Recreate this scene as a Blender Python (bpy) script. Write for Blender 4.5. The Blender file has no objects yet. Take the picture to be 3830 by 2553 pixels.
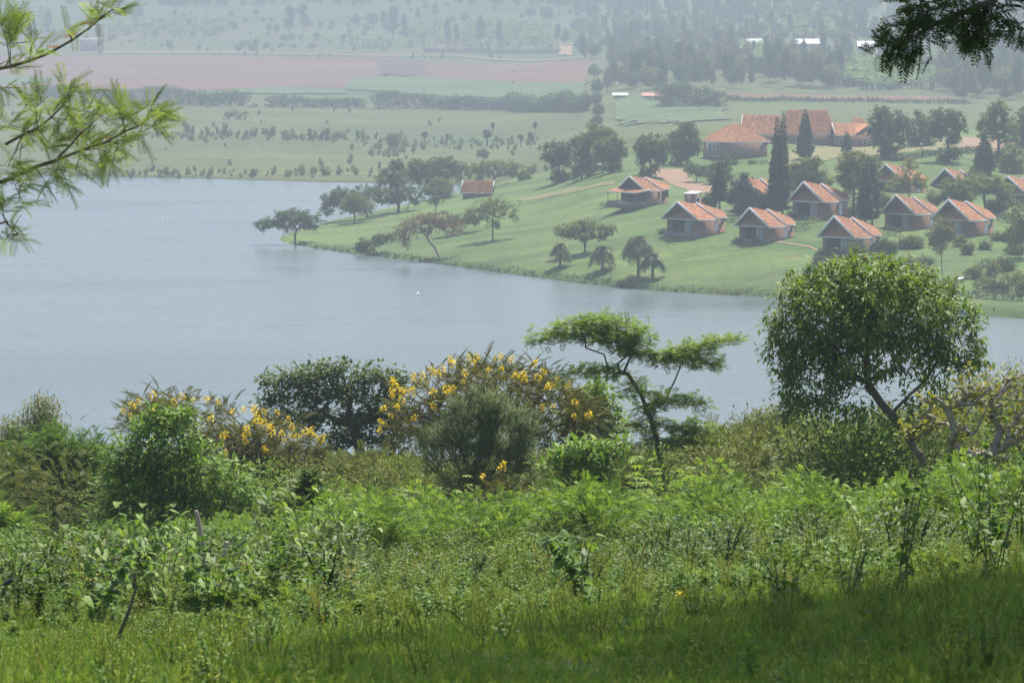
import bpy, bmesh, math, random
import numpy as np
from mathutils import Vector, Matrix

# ------------------------------------------------------------------ camera, sky, sun, exposure
R = math.radians
FPX, PW, PH, HOR, CZ = 12000.0, 3830.0, 2553.0, 60.0, 41.0     # focal length in photo pixels, photo size, horizon row, eye height over the lake
PITCH = math.atan((PH / 2 - HOR) / FPX)
SC = bpy.context.scene
COL = SC.collection
cam_d = bpy.data.cameras.new('camera')
cam = bpy.data.objects.new('camera', cam_d); COL.objects.link(cam)
cam.location = (0, 0, CZ)
cam.rotation_euler = (R(90) - PITCH, 0, 0)
cam_d.sensor_width = 36.0
cam_d.lens = 36.0 * FPX / PW
cam_d.clip_start, cam_d.clip_end = 0.1, 8000
cam_d.dof.use_dof = True
cam_d.dof.focus_distance = 85
cam_d.dof.aperture_fstop = 15
SC.camera = cam

SUN_EL, SUN_AZ = 60.0, 24.0            # sun ahead of the camera and a little to the right
sd = Vector((math.sin(R(SUN_AZ)) * math.cos(R(SUN_EL)), math.cos(R(SUN_AZ)) * math.cos(R(SUN_EL)), math.sin(R(SUN_EL))))
W = bpy.data.worlds.new('World'); SC.world = W; W.use_nodes = True
nt = W.node_tree
bg = nt.nodes['Background']
sky = nt.nodes.new('ShaderNodeTexSky')
sky.sky_type = 'NISHITA'; sky.sun_disc = False
sky.sun_elevation = R(SUN_EL); sky.sun_rotation = R(SUN_AZ)
sky.altitude = 1400; sky.air_density = 1.0; sky.dust_density = 8.0; sky.ozone_density = 1.0
nt.links.new(sky.outputs[0], bg.inputs[0])
bg.inputs[1].default_value = 0.15
sun_d = bpy.data.lights.new('sun', 'SUN'); sun_d.energy = 5.0; sun_d.angle = R(1.0); sun_d.color = (1.0, 0.945, 0.85)
sun = bpy.data.objects.new('sun', sun_d); COL.objects.link(sun)
sun.rotation_euler = (-sd).to_track_quat('-Z', 'Y').to_euler()
sun.location = (40, 60, 120)
SC.view_settings.view_transform = 'Standard'; SC.view_settings.look = 'None'
SC.view_settings.exposure = 0.85; SC.view_settings.gamma = 1.0
cy = SC.cycles
cy.max_bounces = 6; cy.diffuse_bounces = 3; cy.glossy_bounces = 2; cy.transmission_bounces = 4; cy.volume_bounces = 1; cy.transparent_max_bounces = 8
cy.caustics_reflective = False; cy.caustics_refractive = False
cy.use_denoising = True
cy.sample_clamp_indirect = 4.0
SC.render.engine = 'CYCLES'

rng = np.random.default_rng(7)
random.seed(7)
cp, sp_ = math.cos(PITCH), math.sin(PITCH)

def ray(px, py):
    u, v = (px - PW / 2) / FPX, (PH / 2 - py) / FPX
    return np.array([u, cp + v * sp_, -sp_ + v * cp])
def at(px, py, Y):
    d = ray(px, py); return np.array([0, 0, CZ]) + d * (Y / d[1])
def pix(P):
    x, y, z = P[0], P[1], P[2] - CZ
    w = y * cp - z * sp_; v = y * sp_ + z * cp
    return PW / 2 + FPX * x / w, PH / 2 - FPX * v / w

# ------------------------------------------------------------------ terrain heights: control points read off the photograph
CPX = [  # px, py, distance
 (-900,2560,11),(0,2553,11),(1915,2553,10.5),(3830,2553,9.6),(4700,2540,9.6),
 (-900,2500,17),(0,2470,17),(1000,2420,17.5),(1915,2380,17.5),(2900,2290,18),(3830,2210,18),(4700,2150,18),
 (-600,2280,30),(0,2260,30),(1915,2190,31),(3830,2080,31),(4400,2040,31),
 (0,2150,45),(1915,2100,45),(3830,2010,45),(0,2080,62),(1915,2040,62),(3830,1990,62),(-700,2090,62),(4500,1970,62),
 (1326,833,623),(1490,793,640),(1640,960,540),(1843,895,553),(1850,760,620),(2000,735,630),(2188,945,513),(2300,720,585),(2300,648,612),
 (2535,872,515),(2420,757,560),(2800,900,505),(3119,946,490),(3005,808,525),(3351,855,520),(3547,878,505),(2780,790,543),(3320,710,575),(3534,700,585),(3790,762,560),
 (2560,690,600),(2740,590,650),(3000,562,665),(3200,550,690),(2900,525,705),(3500,610,620),(3500,562,650),(3750,592,640),(3650,540,670),(4100,600,640),
 (3523,1030,466),(3800,1000,470),(3750,1100,450),(3640,1150,440),(4200,1000,470),(4200,800,540),(2600,1000,490),(2100,860,555),(2450,1010,492),(1400,880,590),
 (2500,430,1000),(3000,402,1050),(3600,420,1000),(2400,490,840),(3000,450,850),(3800,470,850),(2150,560,800),(2200,520,850),
 (2900,370,1120),(3700,380,1120),(2300,380,1120),(3000,345,1180),(3800,350,1180),(3000,200,1600),(3800,200,1600),(3000,50,2100),(3800,60,2100),(3000,-10,2350),(3900,-10,2350),(2300,300,1350),(2300,200,1750),
 (-300,600,880),(500,600,880),(1200,605,880),(1900,610,880),(-300,500,1050),(500,500,1050),(1200,500,1050),(2000,500,1050),
 (-300,402,1290),(500,400,1290),(1200,402,1290),(2000,405,1250),(-300,345,1450),(500,345,1450),(1200,345,1450),(2000,340,1400),
 (-300,205,2000),(500,205,2000),(1300,206,2000),(2100,215,1850),(-300,100,2300),(500,100,2300),(1300,100,2300),(2100,100,2200),(-300,-10,2620),(500,-10,2620),(1300,-10,2620),(2100,-10,2520),
 (300,660,810),(1000,674,806),
]
CXYZ = [(-18,-30,40.6),(0,-30,41.0),(18,-30,42.0),(-16,0,38.9),(0,0,39.35),(16,0,39.9),
 (-30,100,23.5),(0,100,24),(30,100,24.5),(-45,180,9.5),(0,180,10),(45,180,10.5),(-80,250,1.8),(0,250,1.8),(80,250,1.8),(-90,300,-3),(0,300,-3),(90,300,-3),
 (-900,3100,95),(0,3100,95),(900,3100,95),(-150,500,-3),(-120,650,-2),(-300,650,-3),(150,400,-3),(-40,400,-3),(40,430,-3)]
def uv(x, y): return np.stack([np.asarray(x) / (np.asarray(y) + 60.0) * 9.0, np.log(np.asarray(y) + 60.0) * 3.0], -1)
_C = [tuple(at(a, b, c)) for a, b, c in CPX] + CXYZ
_C = np.array(_C); _U = uv(_C[:, 0], _C[:, 1])
def _k(r): return np.where(r > 1e-9, r * r * np.log(np.maximum(r, 1e-9)), 0.0)
_n = len(_C)
_A = np.zeros((_n + 3, _n + 3))
_A[:_n, :_n] = _k(np.linalg.norm(_U[:, None] - _U[None], axis=-1)) + np.eye(_n) * 1e-3
_A[:_n, _n] = 1; _A[:_n, _n + 1:] = _U; _A[_n, :_n] = 1; _A[_n + 1:, :_n] = _U.T
_w = np.linalg.solve(_A, np.concatenate([_C[:, 2], np.zeros(3)]))
def tps(x, y):
    x = np.atleast_1d(np.asarray(x, float)); y = np.atleast_1d(np.asarray(y, float))
    q = uv(x.ravel(), y.ravel()); out = np.empty(len(q))
    for i in range(0, len(q), 20000):
        s = q[i:i + 20000]
        out[i:i + 20000] = _k(np.linalg.norm(s[:, None] - _U[None], axis=-1)) @ _w[:_n] + _w[_n] + s @ _w[_n + 1:]
    return out.reshape(x.shape)
def at0(px, py, z=0.0):
    d = ray(px, py); t = (z - CZ) / d[2]; return (d[0] * t, d[1] * t)
SHORE_PX = [(4900,1235),(4300,1215),(3830,1192),(3760,1186),(3640,1180),(3450,1166),(3300,1150),(3100,1128),(2880,1111),(2700,1102),(2500,1090),(2300,1073),(2150,1056),(2000,1036),(1830,1012),(1640,986),
 (1450,965),(1300,946),(1200,930),(1130,918),(1070,908),(1042,898),(1060,882),(1100,866),(1150,852),(1250,832),(1330,816),(1400,802),(1500,788),(1600,768),(1700,746),(1800,724),(1900,712),(2000,704),(2090,698),(2050,692),(1950,690),
 (1800,691),(1600,690),(1370,684),(1180,681),(1000,675),(850,671),(700,667),(500,663),(350,660),(150,657),(0,655),(-400,651)]
LAKE = np.array([at0(a, b) for a, b in SHORE_PX] + [(-420, 840), (-420, 270), (-60, 266), (0, 270), (60, 264), (420, 270)])
def sd_lake(x, y):
    """signed distance to the lake outline: positive on land"""
    P = np.stack([x.ravel(), y.ravel()], -1); n = len(LAKE)
    dmin = np.full(len(P), 1e18); inside = np.zeros(len(P), bool)
    for i in range(n):
        a, b = LAKE[i], LAKE[(i + 1) % n]; e = b - a; w = P - a
        t = np.clip((w @ e) / (e @ e), 0, 1); d = w - t[:, None] * e
        dmin = np.minimum(dmin, (d ** 2).sum(1))
        c = (a[1] > P[:, 1]) != (b[1] > P[:, 1])
        with np.errstate(divide='ignore', invalid='ignore'):
            xi = (b[0] - a[0]) * (P[:, 1] - a[1]) / (b[1] - a[1]) + a[0]
        inside ^= c & (P[:, 0] < xi)
    return (np.sqrt(dmin) * np.where(inside, -1, 1)).reshape(x.shape)
def height(x, y):
    x = np.atleast_1d(np.asarray(x, float)); y = np.atleast_1d(np.asarray(y, float))
    z = tps(x, y)
    m = (y > 225) & (y < 960)
    if m.any():
        s = sd_lake(x[m], y[m])
        zl = np.maximum(z[m], 0.42 + 0.004 * np.clip(s, 0, 60))
        land = np.minimum(zl, np.minimum(0.42, 2.0 * np.maximum(s, 0)) + 0.30 * np.maximum(s, 0))
        z[m] = np.where(s > 0, land, np.maximum(-3.0, 1.2 * s))
    # small unevenness of the ground
    z = z + np.where(y < 70, 0.05 * np.sin(x * 1.7 + y * 0.9) * np.sin(y * 1.3 - x * 0.6), np.where(y > 430, np.clip((z - 0.5) * 0.05, 0, 0.10) * np.sin(x * 0.31 + y * 0.07) * np.sin(y * 0.21 - x * 0.13), 0))
    return z
def gz(x, y): return float(height(np.array([x]), np.array([y]))[0])
def G(px, py, y0=425.0, y1=3000.0):
    """where the sight line of a photo pixel meets the ground beyond y0"""
    d = ray(px, py); ys = np.geomspace(y0, y1, 240); t = ys / d[1]
    xs = d[0] * t; zs = CZ + d[2] * t; h = np.maximum(height(xs, ys), 0)
    k = np.nonzero(h >= zs)[0]
    if len(k) == 0: return np.array([xs[-1], ys[-1], h[-1]])
    k = k[0]
    if k == 0: return np.array([xs[0], ys[0], h[0]])
    a, b = ys[k - 1], ys[k]
    for _ in range(12):
        m = (a + b) / 2; tt = m / d[1]
        if max(gz(d[0] * tt, m), 0) >= CZ + d[2] * tt: b = m
        else: a = m
    tt = b / d[1]; return np.array([d[0] * tt, b, CZ + d[2] * tt])
def spot(px, D):
    x = (px - PW / 2) / FPX * D; return np.array([x, D, gz(x, D)])

# ------------------------------------------------------------------ objects and materials
def tag(o, label=None, cat=None, group=None, kind=None):
    if label: o['label'] = label
    if cat: o['category'] = cat
    if group: o['group'] = group
    if kind: o['kind'] = kind
    return o
def obj(name, me, mat=None, parent=None):
    o = bpy.data.objects.new(name, me); COL.objects.link(o)
    if mat is not None and me is not None and not me.materials: me.materials.append(mat)
    if parent is not None: o.parent = parent
    return o
def empty(name, loc=(0, 0, 0), rz=0.0):
    o = bpy.data.objects.new(name, None); COL.objects.link(o)
    o.location = loc; o.rotation_euler = (0, 0, rz); o.empty_display_size = 0.3
    return o
def copy_tree(o, parent=None):
    c = o.copy(); COL.objects.link(c); c.parent = parent
    for ch in o.children: copy_tree(ch, c)
    return c
class Acc:
    """collects vertices, faces and a per-vertex tint into one mesh"""
    def __init__(s): s.v = []; s.t = []; s.l = []; s.c = []; s.n = 0
    def add(s, V, F, tint=0.5):
        V = np.asarray(V, float).reshape(-1, 3); F = np.asarray(F, int)
        s.v.append(V); s.t.append(np.broadcast_to(np.asarray(tint, float), (len(V),)))
        s.l.append((F + s.n).ravel()); s.c.append(np.full(len(F), F.shape[1])); s.n += len(V)
    def box(s, x0, x1, y0, y1, z0, z1, tint=0.5):
        V = [(x, y, z) for z in (z0, z1) for y in (y0, y1) for x in (x0, x1)]
        s.add(V, [(0, 2, 3, 1), (4, 5, 7, 6), (0, 1, 5, 4), (2, 6, 7, 3), (0, 4, 6, 2), (1, 3, 7, 5)], tint); return s
    def slab(s, q, th, tint=0.5):
        """a quad given by its four top corners, with thickness straight down"""
        q = np.asarray(q, float); V = np.concatenate([q, q - [0, 0, th]]); n = len(q)
        if n == 4: s.add(V, [(0, 1, 2, 3), (7, 6, 5, 4)], tint)
        else: s.add(V, [(0, 1, 2), (5, 4, 3)], tint)
        s.add(V, [(i, i + n, (i + 1) % n + n, (i + 1) % n) for i in range(n)], tint); return s
    def prism(s, a, b, w, h, tint=0.5):
        """a beam from a to b, w wide and h high"""
        a = np.asarray(a, float); b = np.asarray(b, float); d = b - a; d /= np.linalg.norm(d)
        u = np.array([0, 0, 1.0]) if abs(d[2]) < 0.95 else np.array([0, 1.0, 0])
        sx = np.cross(d, u); sx /= np.linalg.norm(sx); up = np.cross(sx, d)
        c = [(-.5, -.5), (.5, -.5), (.5, .5), (-.5, .5)]
        V = [p + sx * w * i + up * h * j for p in (a, b) for i, j in c]
        s.add(V, [(3, 2, 1, 0), (4, 5, 6, 7)] + [(i, (i + 1) % 4, (i + 1) % 4 + 4, i + 4) for i in range(4)], tint); return s
    def tube(s, pts, rad, n=7, tint=0.5, cap=True):
        pts = np.asarray(pts, float); m = len(pts); rad = np.broadcast_to(np.asarray(rad, float), (m,))
        V = []; ref = np.array([0.31, 0.95, 0.1])
        for i in range(m):
            d = pts[min(i + 1, m - 1)] - pts[max(i - 1, 0)]; d = d / (np.linalg.norm(d) + 1e-9)
            if abs(d @ ref) > .95: ref = np.array([1.0, 0, 0])
            a = np.cross(d, ref); a /= np.linalg.norm(a); b = np.cross(d, a)
            for k in range(n):
                t = 2 * math.pi * k / n; V.append(pts[i] + rad[i] * (math.cos(t) * a + math.sin(t) * b))
        F = [(i * n + k, i * n + (k + 1) % n, (i + 1) * n + (k + 1) % n, (i + 1) * n + k) for i in range(m - 1) for k in range(n)]
        s.add(V, F, tint)
        if cap:
            for e, i in ((pts[0], 0), (pts[-1], m - 1)):
                ring = V[i * n:(i + 1) * n]; s.add(ring + [e], [(k, (k + 1) % n, n) for k in range(n)], tint)
        return s
    def mesh(s, name, mat=None, smooth=False):
        me = bpy.data.meshes.new(name)
        V = np.concatenate(s.v); L = np.concatenate(s.l); C = np.concatenate(s.c); T = np.concatenate(s.t)
        me.vertices.add(len(V)); me.vertices.foreach_set('co', V.ravel())
        me.loops.add(len(L)); me.loops.foreach_set('vertex_index', L)
        me.polygons.add(len(C)); me.polygons.foreach_set('loop_start', np.concatenate([[0], np.cumsum(C)[:-1]])); me.polygons.foreach_set('loop_total', C)
        if smooth: me.polygons.foreach_set('use_smooth', np.ones(len(C), bool))
        a = me.attributes.new('tint', 'FLOAT', 'POINT'); a.data.foreach_set('value', T)
        me.update(calc_edges=True); me.validate()
        if mat is not None: me.materials.append(mat)
        return me

def lin(c):  # sRGB 0-255 to linear
    return tuple((v / 255 / 12.92 if v / 255 <= .04045 else ((v / 255 + .055) / 1.055) ** 2.4) for v in c) + (1.0,)
def newmat(name):
    m = bpy.data.materials.new(name); m.use_nodes = True
    return m, m.node_tree.nodes, m.node_tree.links, m.node_tree.nodes['Principled BSDF']
def rgba(c): return tuple(c) if len(c) == 4 else tuple(c) + (1.0,)
def noise(N, L, scale, detail=3, rough=.55, co=None, dist=0.0, vscale=None):
    n = N.new('ShaderNodeTexNoise'); n.inputs['Scale'].default_value = scale; n.inputs['Detail'].default_value = detail
    n.inputs['Roughness'].default_value = rough; n.inputs['Distortion'].default_value = dist
    c = N.new('ShaderNodeTexCoord'); s = c.outputs['Object']
    if vscale:
        mp = N.new('ShaderNodeMapping'); mp.inputs['Scale'].default_value = vscale; L.new(s, mp.inputs[0]); s = mp.outputs[0]
    L.new(s, n.inputs['Vector']); return n.outputs['Fac']
def ramp(N, L, fac, stops):
    r = N.new('ShaderNodeValToRGB'); e = r.color_ramp.elements
    while len(e) < len(stops): e.new(0.5)
    for i, (p, c) in enumerate(stops): e[i].position = p; e[i].color = rgba(c)
    L.new(fac, r.inputs[0]); return r.outputs[0]
def mix(N, L, a, b, fac, mode='MIX'):
    m = N.new('ShaderNodeMix'); m.data_type = 'RGBA'; m.blend_type = mode
    for s, v in ((m.inputs[6], a), (m.inputs[7], b), (m.inputs[0], fac)):
        if hasattr(v, 'is_output') or isinstance(v, bpy.types.NodeSocket): L.new(v, s)
        else: s.default_value = rgba(v) if isinstance(v, tuple) else v
    return m.outputs[2]
def bump(N, L, h, bsdf, strength=.4, dist=.05):
    b = N.new('ShaderNodeBump'); b.inputs['Strength'].default_value = strength; b.inputs['Distance'].default_value = dist
    L.new(h, b.inputs['Height']); L.new(b.outputs[0], bsdf.inputs['Normal'])
def foliage(name, c0, c1, c2=None, trans=.35, rough=.5, spec=.35):
    """leaf material: tint attribute picks between leaf colours, light shines through"""
    rough = max(rough, .52); spec *= .5
    m, N, L, b = newmat(name)
    c0, c1, c2 = (tuple(v * q for v, q in zip(c[:3], (1.34, 1.16, .74))) for c in (c0, c1, c2 or c1))
    a = N.new('ShaderNodeAttribute'); a.attribute_name = 'tint'
    col = ramp(N, L, a.outputs['Fac'], [(0, c0), (.55, c1), (1, c2 or c1)])
    L.new(col, b.inputs['Base Color']); b.inputs['Roughness'].default_value = rough; b.inputs['Specular IOR Level'].default_value = spec
    t = N.new('ShaderNodeBsdfTranslucent'); 
    tc = mix(N, L, col, (1.15, 1.15, .72), 1.0, 'MULTIPLY'); L.new(tc, t.inputs[0])
    mx = N.new('ShaderNodeMixShader'); mx.inputs[0].default_value = trans
    L.new(b.outputs[0], mx.inputs[1]); L.new(t.outputs[0], mx.inputs[2])
    L.new(mx.outputs[0], N['Material Output'].inputs['Surface'])
    return m
def plain(name, c, rough=.8, var=.25, scale=3.0, spec=.3, bmp=0.0):
    m, N, L, b = newmat(name)
    f = noise(N, L, scale, 5, .6)
    c = rgba(c); d = tuple(v * (1 - var) for v in c[:3]); e = tuple(min(1, v * (1 + var)) for v in c[:3])
    L.new(ramp(N, L, f, [(.25, d), (.75, e)]), b.inputs['Base Color'])
    b.inputs['Roughness'].default_value = rough; b.inputs['Specular IOR Level'].default_value = spec
    if bmp: bump(N, L, f, b, .5, bmp)
    return m
def ground_mat(name, c0, c1, c2, scale=.05, fine=.8, patch=None, soil=None, bmp=.05, lines=0):
    m, N, L, b = newmat(name)
    f1 = noise(N, L, scale, 4, .6); f2 = noise(N, L, fine, 4, .65); f3 = noise(N, L, scale * 5, 3, .6, vscale=(.5, 1.6, 1))
    a = ramp(N, L, f1, [(.36, c0), (.62, c1)])
    a = mix(N, L, a, c2, mixf(N, L, f3, .52, .72, .7))
    d = ramp(N, L, f2, [(.3, (.72, .72, .72)), (.7, (1.22, 1.22, 1.22))])
    a = mix(N, L, a, d, 1.0, 'MULTIPLY')
    if lines:
        fl = noise(N, L, lines, 5, .7, vscale=(.12, 1, 1), dist=.4); a = mix(N, L, a, ramp(N, L, fl, [(.32, (.70, .72, .66)), (.5, (1, 1, 1)), (.68, (1.35, 1.3, 1.2))]), 1.0, 'MULTIPLY')
    if soil: a = mix(N, L, a, soil, mixf(N, L, noise(N, L, scale * 2.3, 5, .65, dist=.6), .60, .70, .75))
    L.new(a, b.inputs['Base Color']); b.inputs['Roughness'].default_value = .9; b.inputs['Specular IOR Level'].default_value = .15
    bump(N, L, f2, b, .6, bmp)
    return m
def mixf(N, L, f, lo, hi, top=1.0):
    r = N.new('ShaderNodeMapRange'); r.inputs[1].default_value = lo; r.inputs[2].default_value = hi; r.inputs[4].default_value = top
    L.new(f, r.inputs[0]); return r.outputs[0]
# ------------------------------------------------------------------ setting: ground, lake, fields, road
M = {}
M['hillside'] = ground_mat('hillside_ground', (.045, .085, .018), (.075, .12, .026), (.10, .105, .035), .6, 9.0, soil=(.13, .075, .04))
M['lawn'] = ground_mat('lawn_grass', (.05, .095, .02), (.08, .13, .03), (.115, .13, .04), .045, .9, soil=(.12, .115, .045), bmp=.08, lines=.12)
M['meadow'] = ground_mat('meadow_grass', (.052, .078, .02), (.08, .098, .026), (.085, .08, .034), .008, .12, soil=(.105, .08, .045), bmp=.15, lines=.06)
M['farhill'] = ground_mat('far_hill_ground', (.042, .07, .018), (.082, .10, .028), (.105, .085, .042), .006, .08, soil=(.125, .068, .042), bmp=.2, lines=.03)
M['plough'] = ground_mat('ploughed_soil', (.125, .06, .045), (.145, .075, .054), (.15, .095, .06), .01, .12, bmp=.1, lines=.04)
M['plough2'] = ground_mat('dark_ploughed_soil', (.075, .043, .038), (.09, .05, .042), (.10, .06, .045), .01, .3, bmp=.1)
M['crop'] = ground_mat('green_crop', (.055, .10, .035), (.075, .12, .042), (.09, .105, .045), .02, .15, bmp=.2, lines=.08)
M['track'] = plain('sandy_track', (.28, .17, .105), .95, .2, .15)
M['drive'] = plain('earth_drive', (.21, .135, .085), .95, .22, .4)
M['court'] = ground_mat('dry_lawn', (.145, .14, .055), (.165, .155, .065), (.18, .145, .08), .06, .6, bmp=.03)

ROWS = np.concatenate([np.arange(-30, 40, 1.0), np.arange(40, 282, 3.0), np.arange(285, 430, 14.0), np.arange(430, 830, 2.0), np.arange(830, 1500, 8.0), np.arange(1500, 3101, 16.0)])
COLS = np.linspace(-.33, .33, 270)
gx = COLS[None, :] * (ROWS[:, None] + 60); gy = np.repeat(ROWS[:, None], len(COLS), 1)
gzz = height(gx, gy)
def terrain(name, y0, y1, mat):
    r = np.nonzero((ROWS >= y0) & (ROWS <= y1))[0]; a, b = r[0], min(r[-1] + 1, len(ROWS) - 1) if y1 < ROWS[-1] else r[-1]
    n, m = b - a + 1, len(COLS)
    V = np.stack([gx[a:b + 1], gy[a:b + 1], gzz[a:b + 1]], -1).reshape(-1, 3)
    i, j = np.meshgrid(np.arange(n - 1), np.arange(m - 1), indexing='ij'); k = (i * m + j).ravel()
    ac = Acc(); ac.add(V, np.stack([k, k + 1, k + m + 1, k + m], -1))
    o = obj(name, ac.mesh(name, mat, True)); tag(o, kind='structure'); return o
terrain('hillside', -30, 355, M['hillside'])
terrain('lawn', 356, 770, M['lawn'])
terrain('meadow', 771, 1420, M['meadow'])
terrain('far_hill', 1421, 3100, M['farhill'])

# lake
m, N, L, b = newmat('lake_water')
b.inputs['Base Color'].default_value = (.056, .079, .076, 1); b.inputs['IOR'].default_value = 1.333
f1 = noise(N, L, .55, 3, .6, vscale=(.45, 1, 1)); f2 = noise(N, L, .09, 3, .6, vscale=(.35, 1, 1)); f3 = noise(N, L, 2.2, 2, .5, vscale=(.6, 1, 1))
ad = N.new('ShaderNodeMath'); ad.operation = 'MULTIPLY_ADD'; L.new(f2, ad.inputs[0]); ad.inputs[1].default_value = 1.6; L.new(f1, ad.inputs[2])
ad2 = N.new('ShaderNodeMath'); ad2.operation = 'MULTIPLY_ADD'; L.new(f3, ad2.inputs[0]); ad2.inputs[1].default_value = .25; L.new(ad.outputs[0], ad2.inputs[2])
bump(N, L, ad2.outputs[0], b, 1.0, .16)
M['water'] = m
wr = N.new('ShaderNodeMapRange'); wr.inputs[1].default_value = .35; wr.inputs[2].default_value = .65; wr.inputs[3].default_value = .14; wr.inputs[4].default_value = .36
L.new(noise(N, L, .012, 4, .6, vscale=(.5, 1.6, 1), dist=.5), wr.inputs[0]); L.new(wr.outputs[0], b.inputs['Roughness'])
ac = Acc(); ac.add([(-430, 240, 0), (430, 240, 0), (430, 930, 0), (-430, 930, 0)], [(0, 1, 2, 3)])
tag(obj('lake', ac.mesh('lake', m)), kind='structure')

def strip(name, up, lo, mat, lift=.12, n=40, k=6, y0=425):
    """a sheet draped on the ground between two pixel polylines"""
    def res(poly, n):
        P = np.array([G(a, b_, y0)[:2] for a, b_ in poly]); s = np.concatenate([[0], np.cumsum(np.linalg.norm(np.diff(P, axis=0), axis=1))])
        t = np.linspace(0, s[-1], n); return np.stack([np.interp(t, s, P[:, 0]), np.interp(t, s, P[:, 1])], -1)
    A, B = res(up, n), res(lo, n)
    t = np.linspace(0, 1, k)[:, None, None]; P = (A[None] * (1 - t) + B[None] * t)
    q_ = np.random.default_rng(n + k); sp_y = np.linalg.norm(A - B, axis=1).mean()
    for e_, f_ in ((0, 1), (-1, -2)): P[e_, :, 1] += q_.normal(0, .10 * sp_y / max(2, k / 3), n); P[e_, :, 0] += q_.normal(0, .04 * sp_y / max(2, k / 3), n)
    z = height(P[..., 0], P[..., 1]) + lift
    V = np.concatenate([P, z[..., None]], -1).reshape(-1, 3)
    i, j = np.meshgrid(np.arange(k - 1), np.arange(n - 1), indexing='ij'); q = (i * n + j).ravel()
    ac = Acc(); ac.add(V, np.stack([q, q + n, q + n + 1, q + 1], -1))
    return tag(obj(name, ac.mesh(name, mat, True)), kind='structure')
strip('ploughed_field', [(-60,212),(700,214),(1400,218),(2215,222)], [(-60,332),(700,340),(1300,335),(2180,318)], M['plough'], .25, 60, 16)
strip('dark_field_plot', [(1405,226),(1600,228)], [(1430,286),(1590,282)], M['plough2'], .5, 12, 8)
strip('crop_field', [(1310,292),(1500,288),(1800,300),(2190,312)], [(1295,335),(1500,352),(1800,366),(2170,372)], M['crop'], .5, 40, 10)
strip('crop_field', [(860,334),(1080,330),(1290,334)], [(900,352),(1080,356),(1290,352)], M['crop'], .5, 20, 5)
strip('crop_field', [(0,285),(100,282),(210,300)], [(0,318),(100,318),(210,306)], M['crop'], .5, 12, 5)
strip('dirt_road', [(390,199),(900,200),(1280,206),(1700,209),(2220,212)], [(390,202),(900,203),(1280,209),(1700,212),(2220,215)], M['track'], .6, 50, 3)
strip('dirt_road', [(2098,168),(2138,168)], [(2085,210),(2140,210)], M['track'], .6, 6, 8)
strip('crop_field', [(2300,382),(2420,372),(2560,388),(2700,410)], [(2300,460),(2420,462),(2560,462),(2700,450)], M['crop'], .4, 30, 8)
strip('earth_strip', [(2720,352),(3000,358),(3300,362),(3560,368)], [(2720,372),(3000,374),(3300,378),(3560,380)], M['plough'], .4, 30, 4)
# drives and paths on the lodge hill
strip('driveway', [(2390,640),(2450,632),(2560,632),(2580,668),(2680,700)], [(2390,650),(2450,660),(2510,688),(2580,716),(2680,730)], M['drive'], .08, 50, 8)
strip('courtyard', [(2900,590),(3050,548),(3160,540),(3300,548)], [(2920,640),(3060,600),(3160,590),(3330,580)], M['court'], .08, 30, 8)
strip('courtyard', [(3340,555),(3500,530),(3620,520)], [(3330,578),(3500,560),(3640,553)], M['court'], .08, 24, 6)
strip('driveway', [(3585,515),(3720,520),(3800,530)], [(3600,556),(3720,562),(3800,566)], M['drive'], .1, 20, 6)
strip('garden_path', [(2870,897),(2950,910),(3030,922),(3055,934)], [(2868,901),(2950,914),(3030,926),(3053,938)], M['track'], .07, 30, 3)
strip('eroded_bank', [(1945,742),(2050,722),(2180,702),(2300,676)], [(1945,752),(2060,735),(2180,712),(2300,690)], M['court'], .07, 30, 4)

# haze: the damp air over the valley
m = bpy.data.materials.new('valley_haze'); m.use_nodes = True; N = m.node_tree.nodes; N.clear()
out = N.new('ShaderNodeOutputMaterial'); v = N.new('ShaderNodeVolumePrincipled')
v.inputs['Color'].default_value = (.35, .405, .475, 1); v.inputs['Density'].default_value = .00058; v.inputs['Anisotropy'].default_value = .15
for k_ in ('Density Attribute', 'Color Attribute', 'Temperature Attribute'):
    if k_ in v.inputs: v.inputs[k_].default_value = ''
if hasattr(m.cycles, 'homogeneous_volume'): m.cycles.homogeneous_volume = True
m.node_tree.links.new(v.outputs[0], out.inputs['Volume'])
ac = Acc(); ac.box(-1080, 1080, -60, 3160, -5.5, 128)
tag(obj('haze', ac.mesh('haze', m)), 'pale damp haze lying over the whole valley', 'haze', kind='stuff')
# ------------------------------------------------------------------ plant kit
def nrm(a): return a / (np.linalg.norm(a, axis=-1, keepdims=True) + 1e-9)
def frames(d, up=None, roll=None):
    """rotation frames (n,3,3): columns along, side, normal"""
    d = nrm(np.asarray(d, float)); n = len(d)
    up = np.broadcast_to(np.array([0, 0, 1.0]) if up is None else np.asarray(up, float), d.shape)
    s = np.cross(up, d); bad = np.linalg.norm(s, axis=1) < .05
    s[bad] = np.cross(np.array([1.0, .2, 0]), d[bad]); s = nrm(s); w = np.cross(d, s)
    if roll is not None:
        c, q = np.cos(roll)[:, None], np.sin(roll)[:, None]; s, w = s * c + w * q, w * c - s * q
    return np.stack([d, s, w], -1)
def stamp(ac, T, P, Fr, sc, tint):
    """copies of a template (verts, faces, tint offsets) at points P"""
    V, F, dt = T; n = len(P); sc = np.broadcast_to(np.asarray(sc, float), (n,))
    X = np.einsum('nij,kj->nki', Fr, V) * sc[:, None, None] + np.asarray(P)[:, None, :]
    FF = (np.asarray(F)[None] + (np.arange(n) * len(V))[:, None, None]).reshape(-1, F.shape[1])
    tt = np.clip(np.broadcast_to(np.asarray(tint, float), (n,))[:, None] + dt[None], 0, 1).ravel()
    ac.add(X.reshape(-1, 3), FF, tt)
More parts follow.
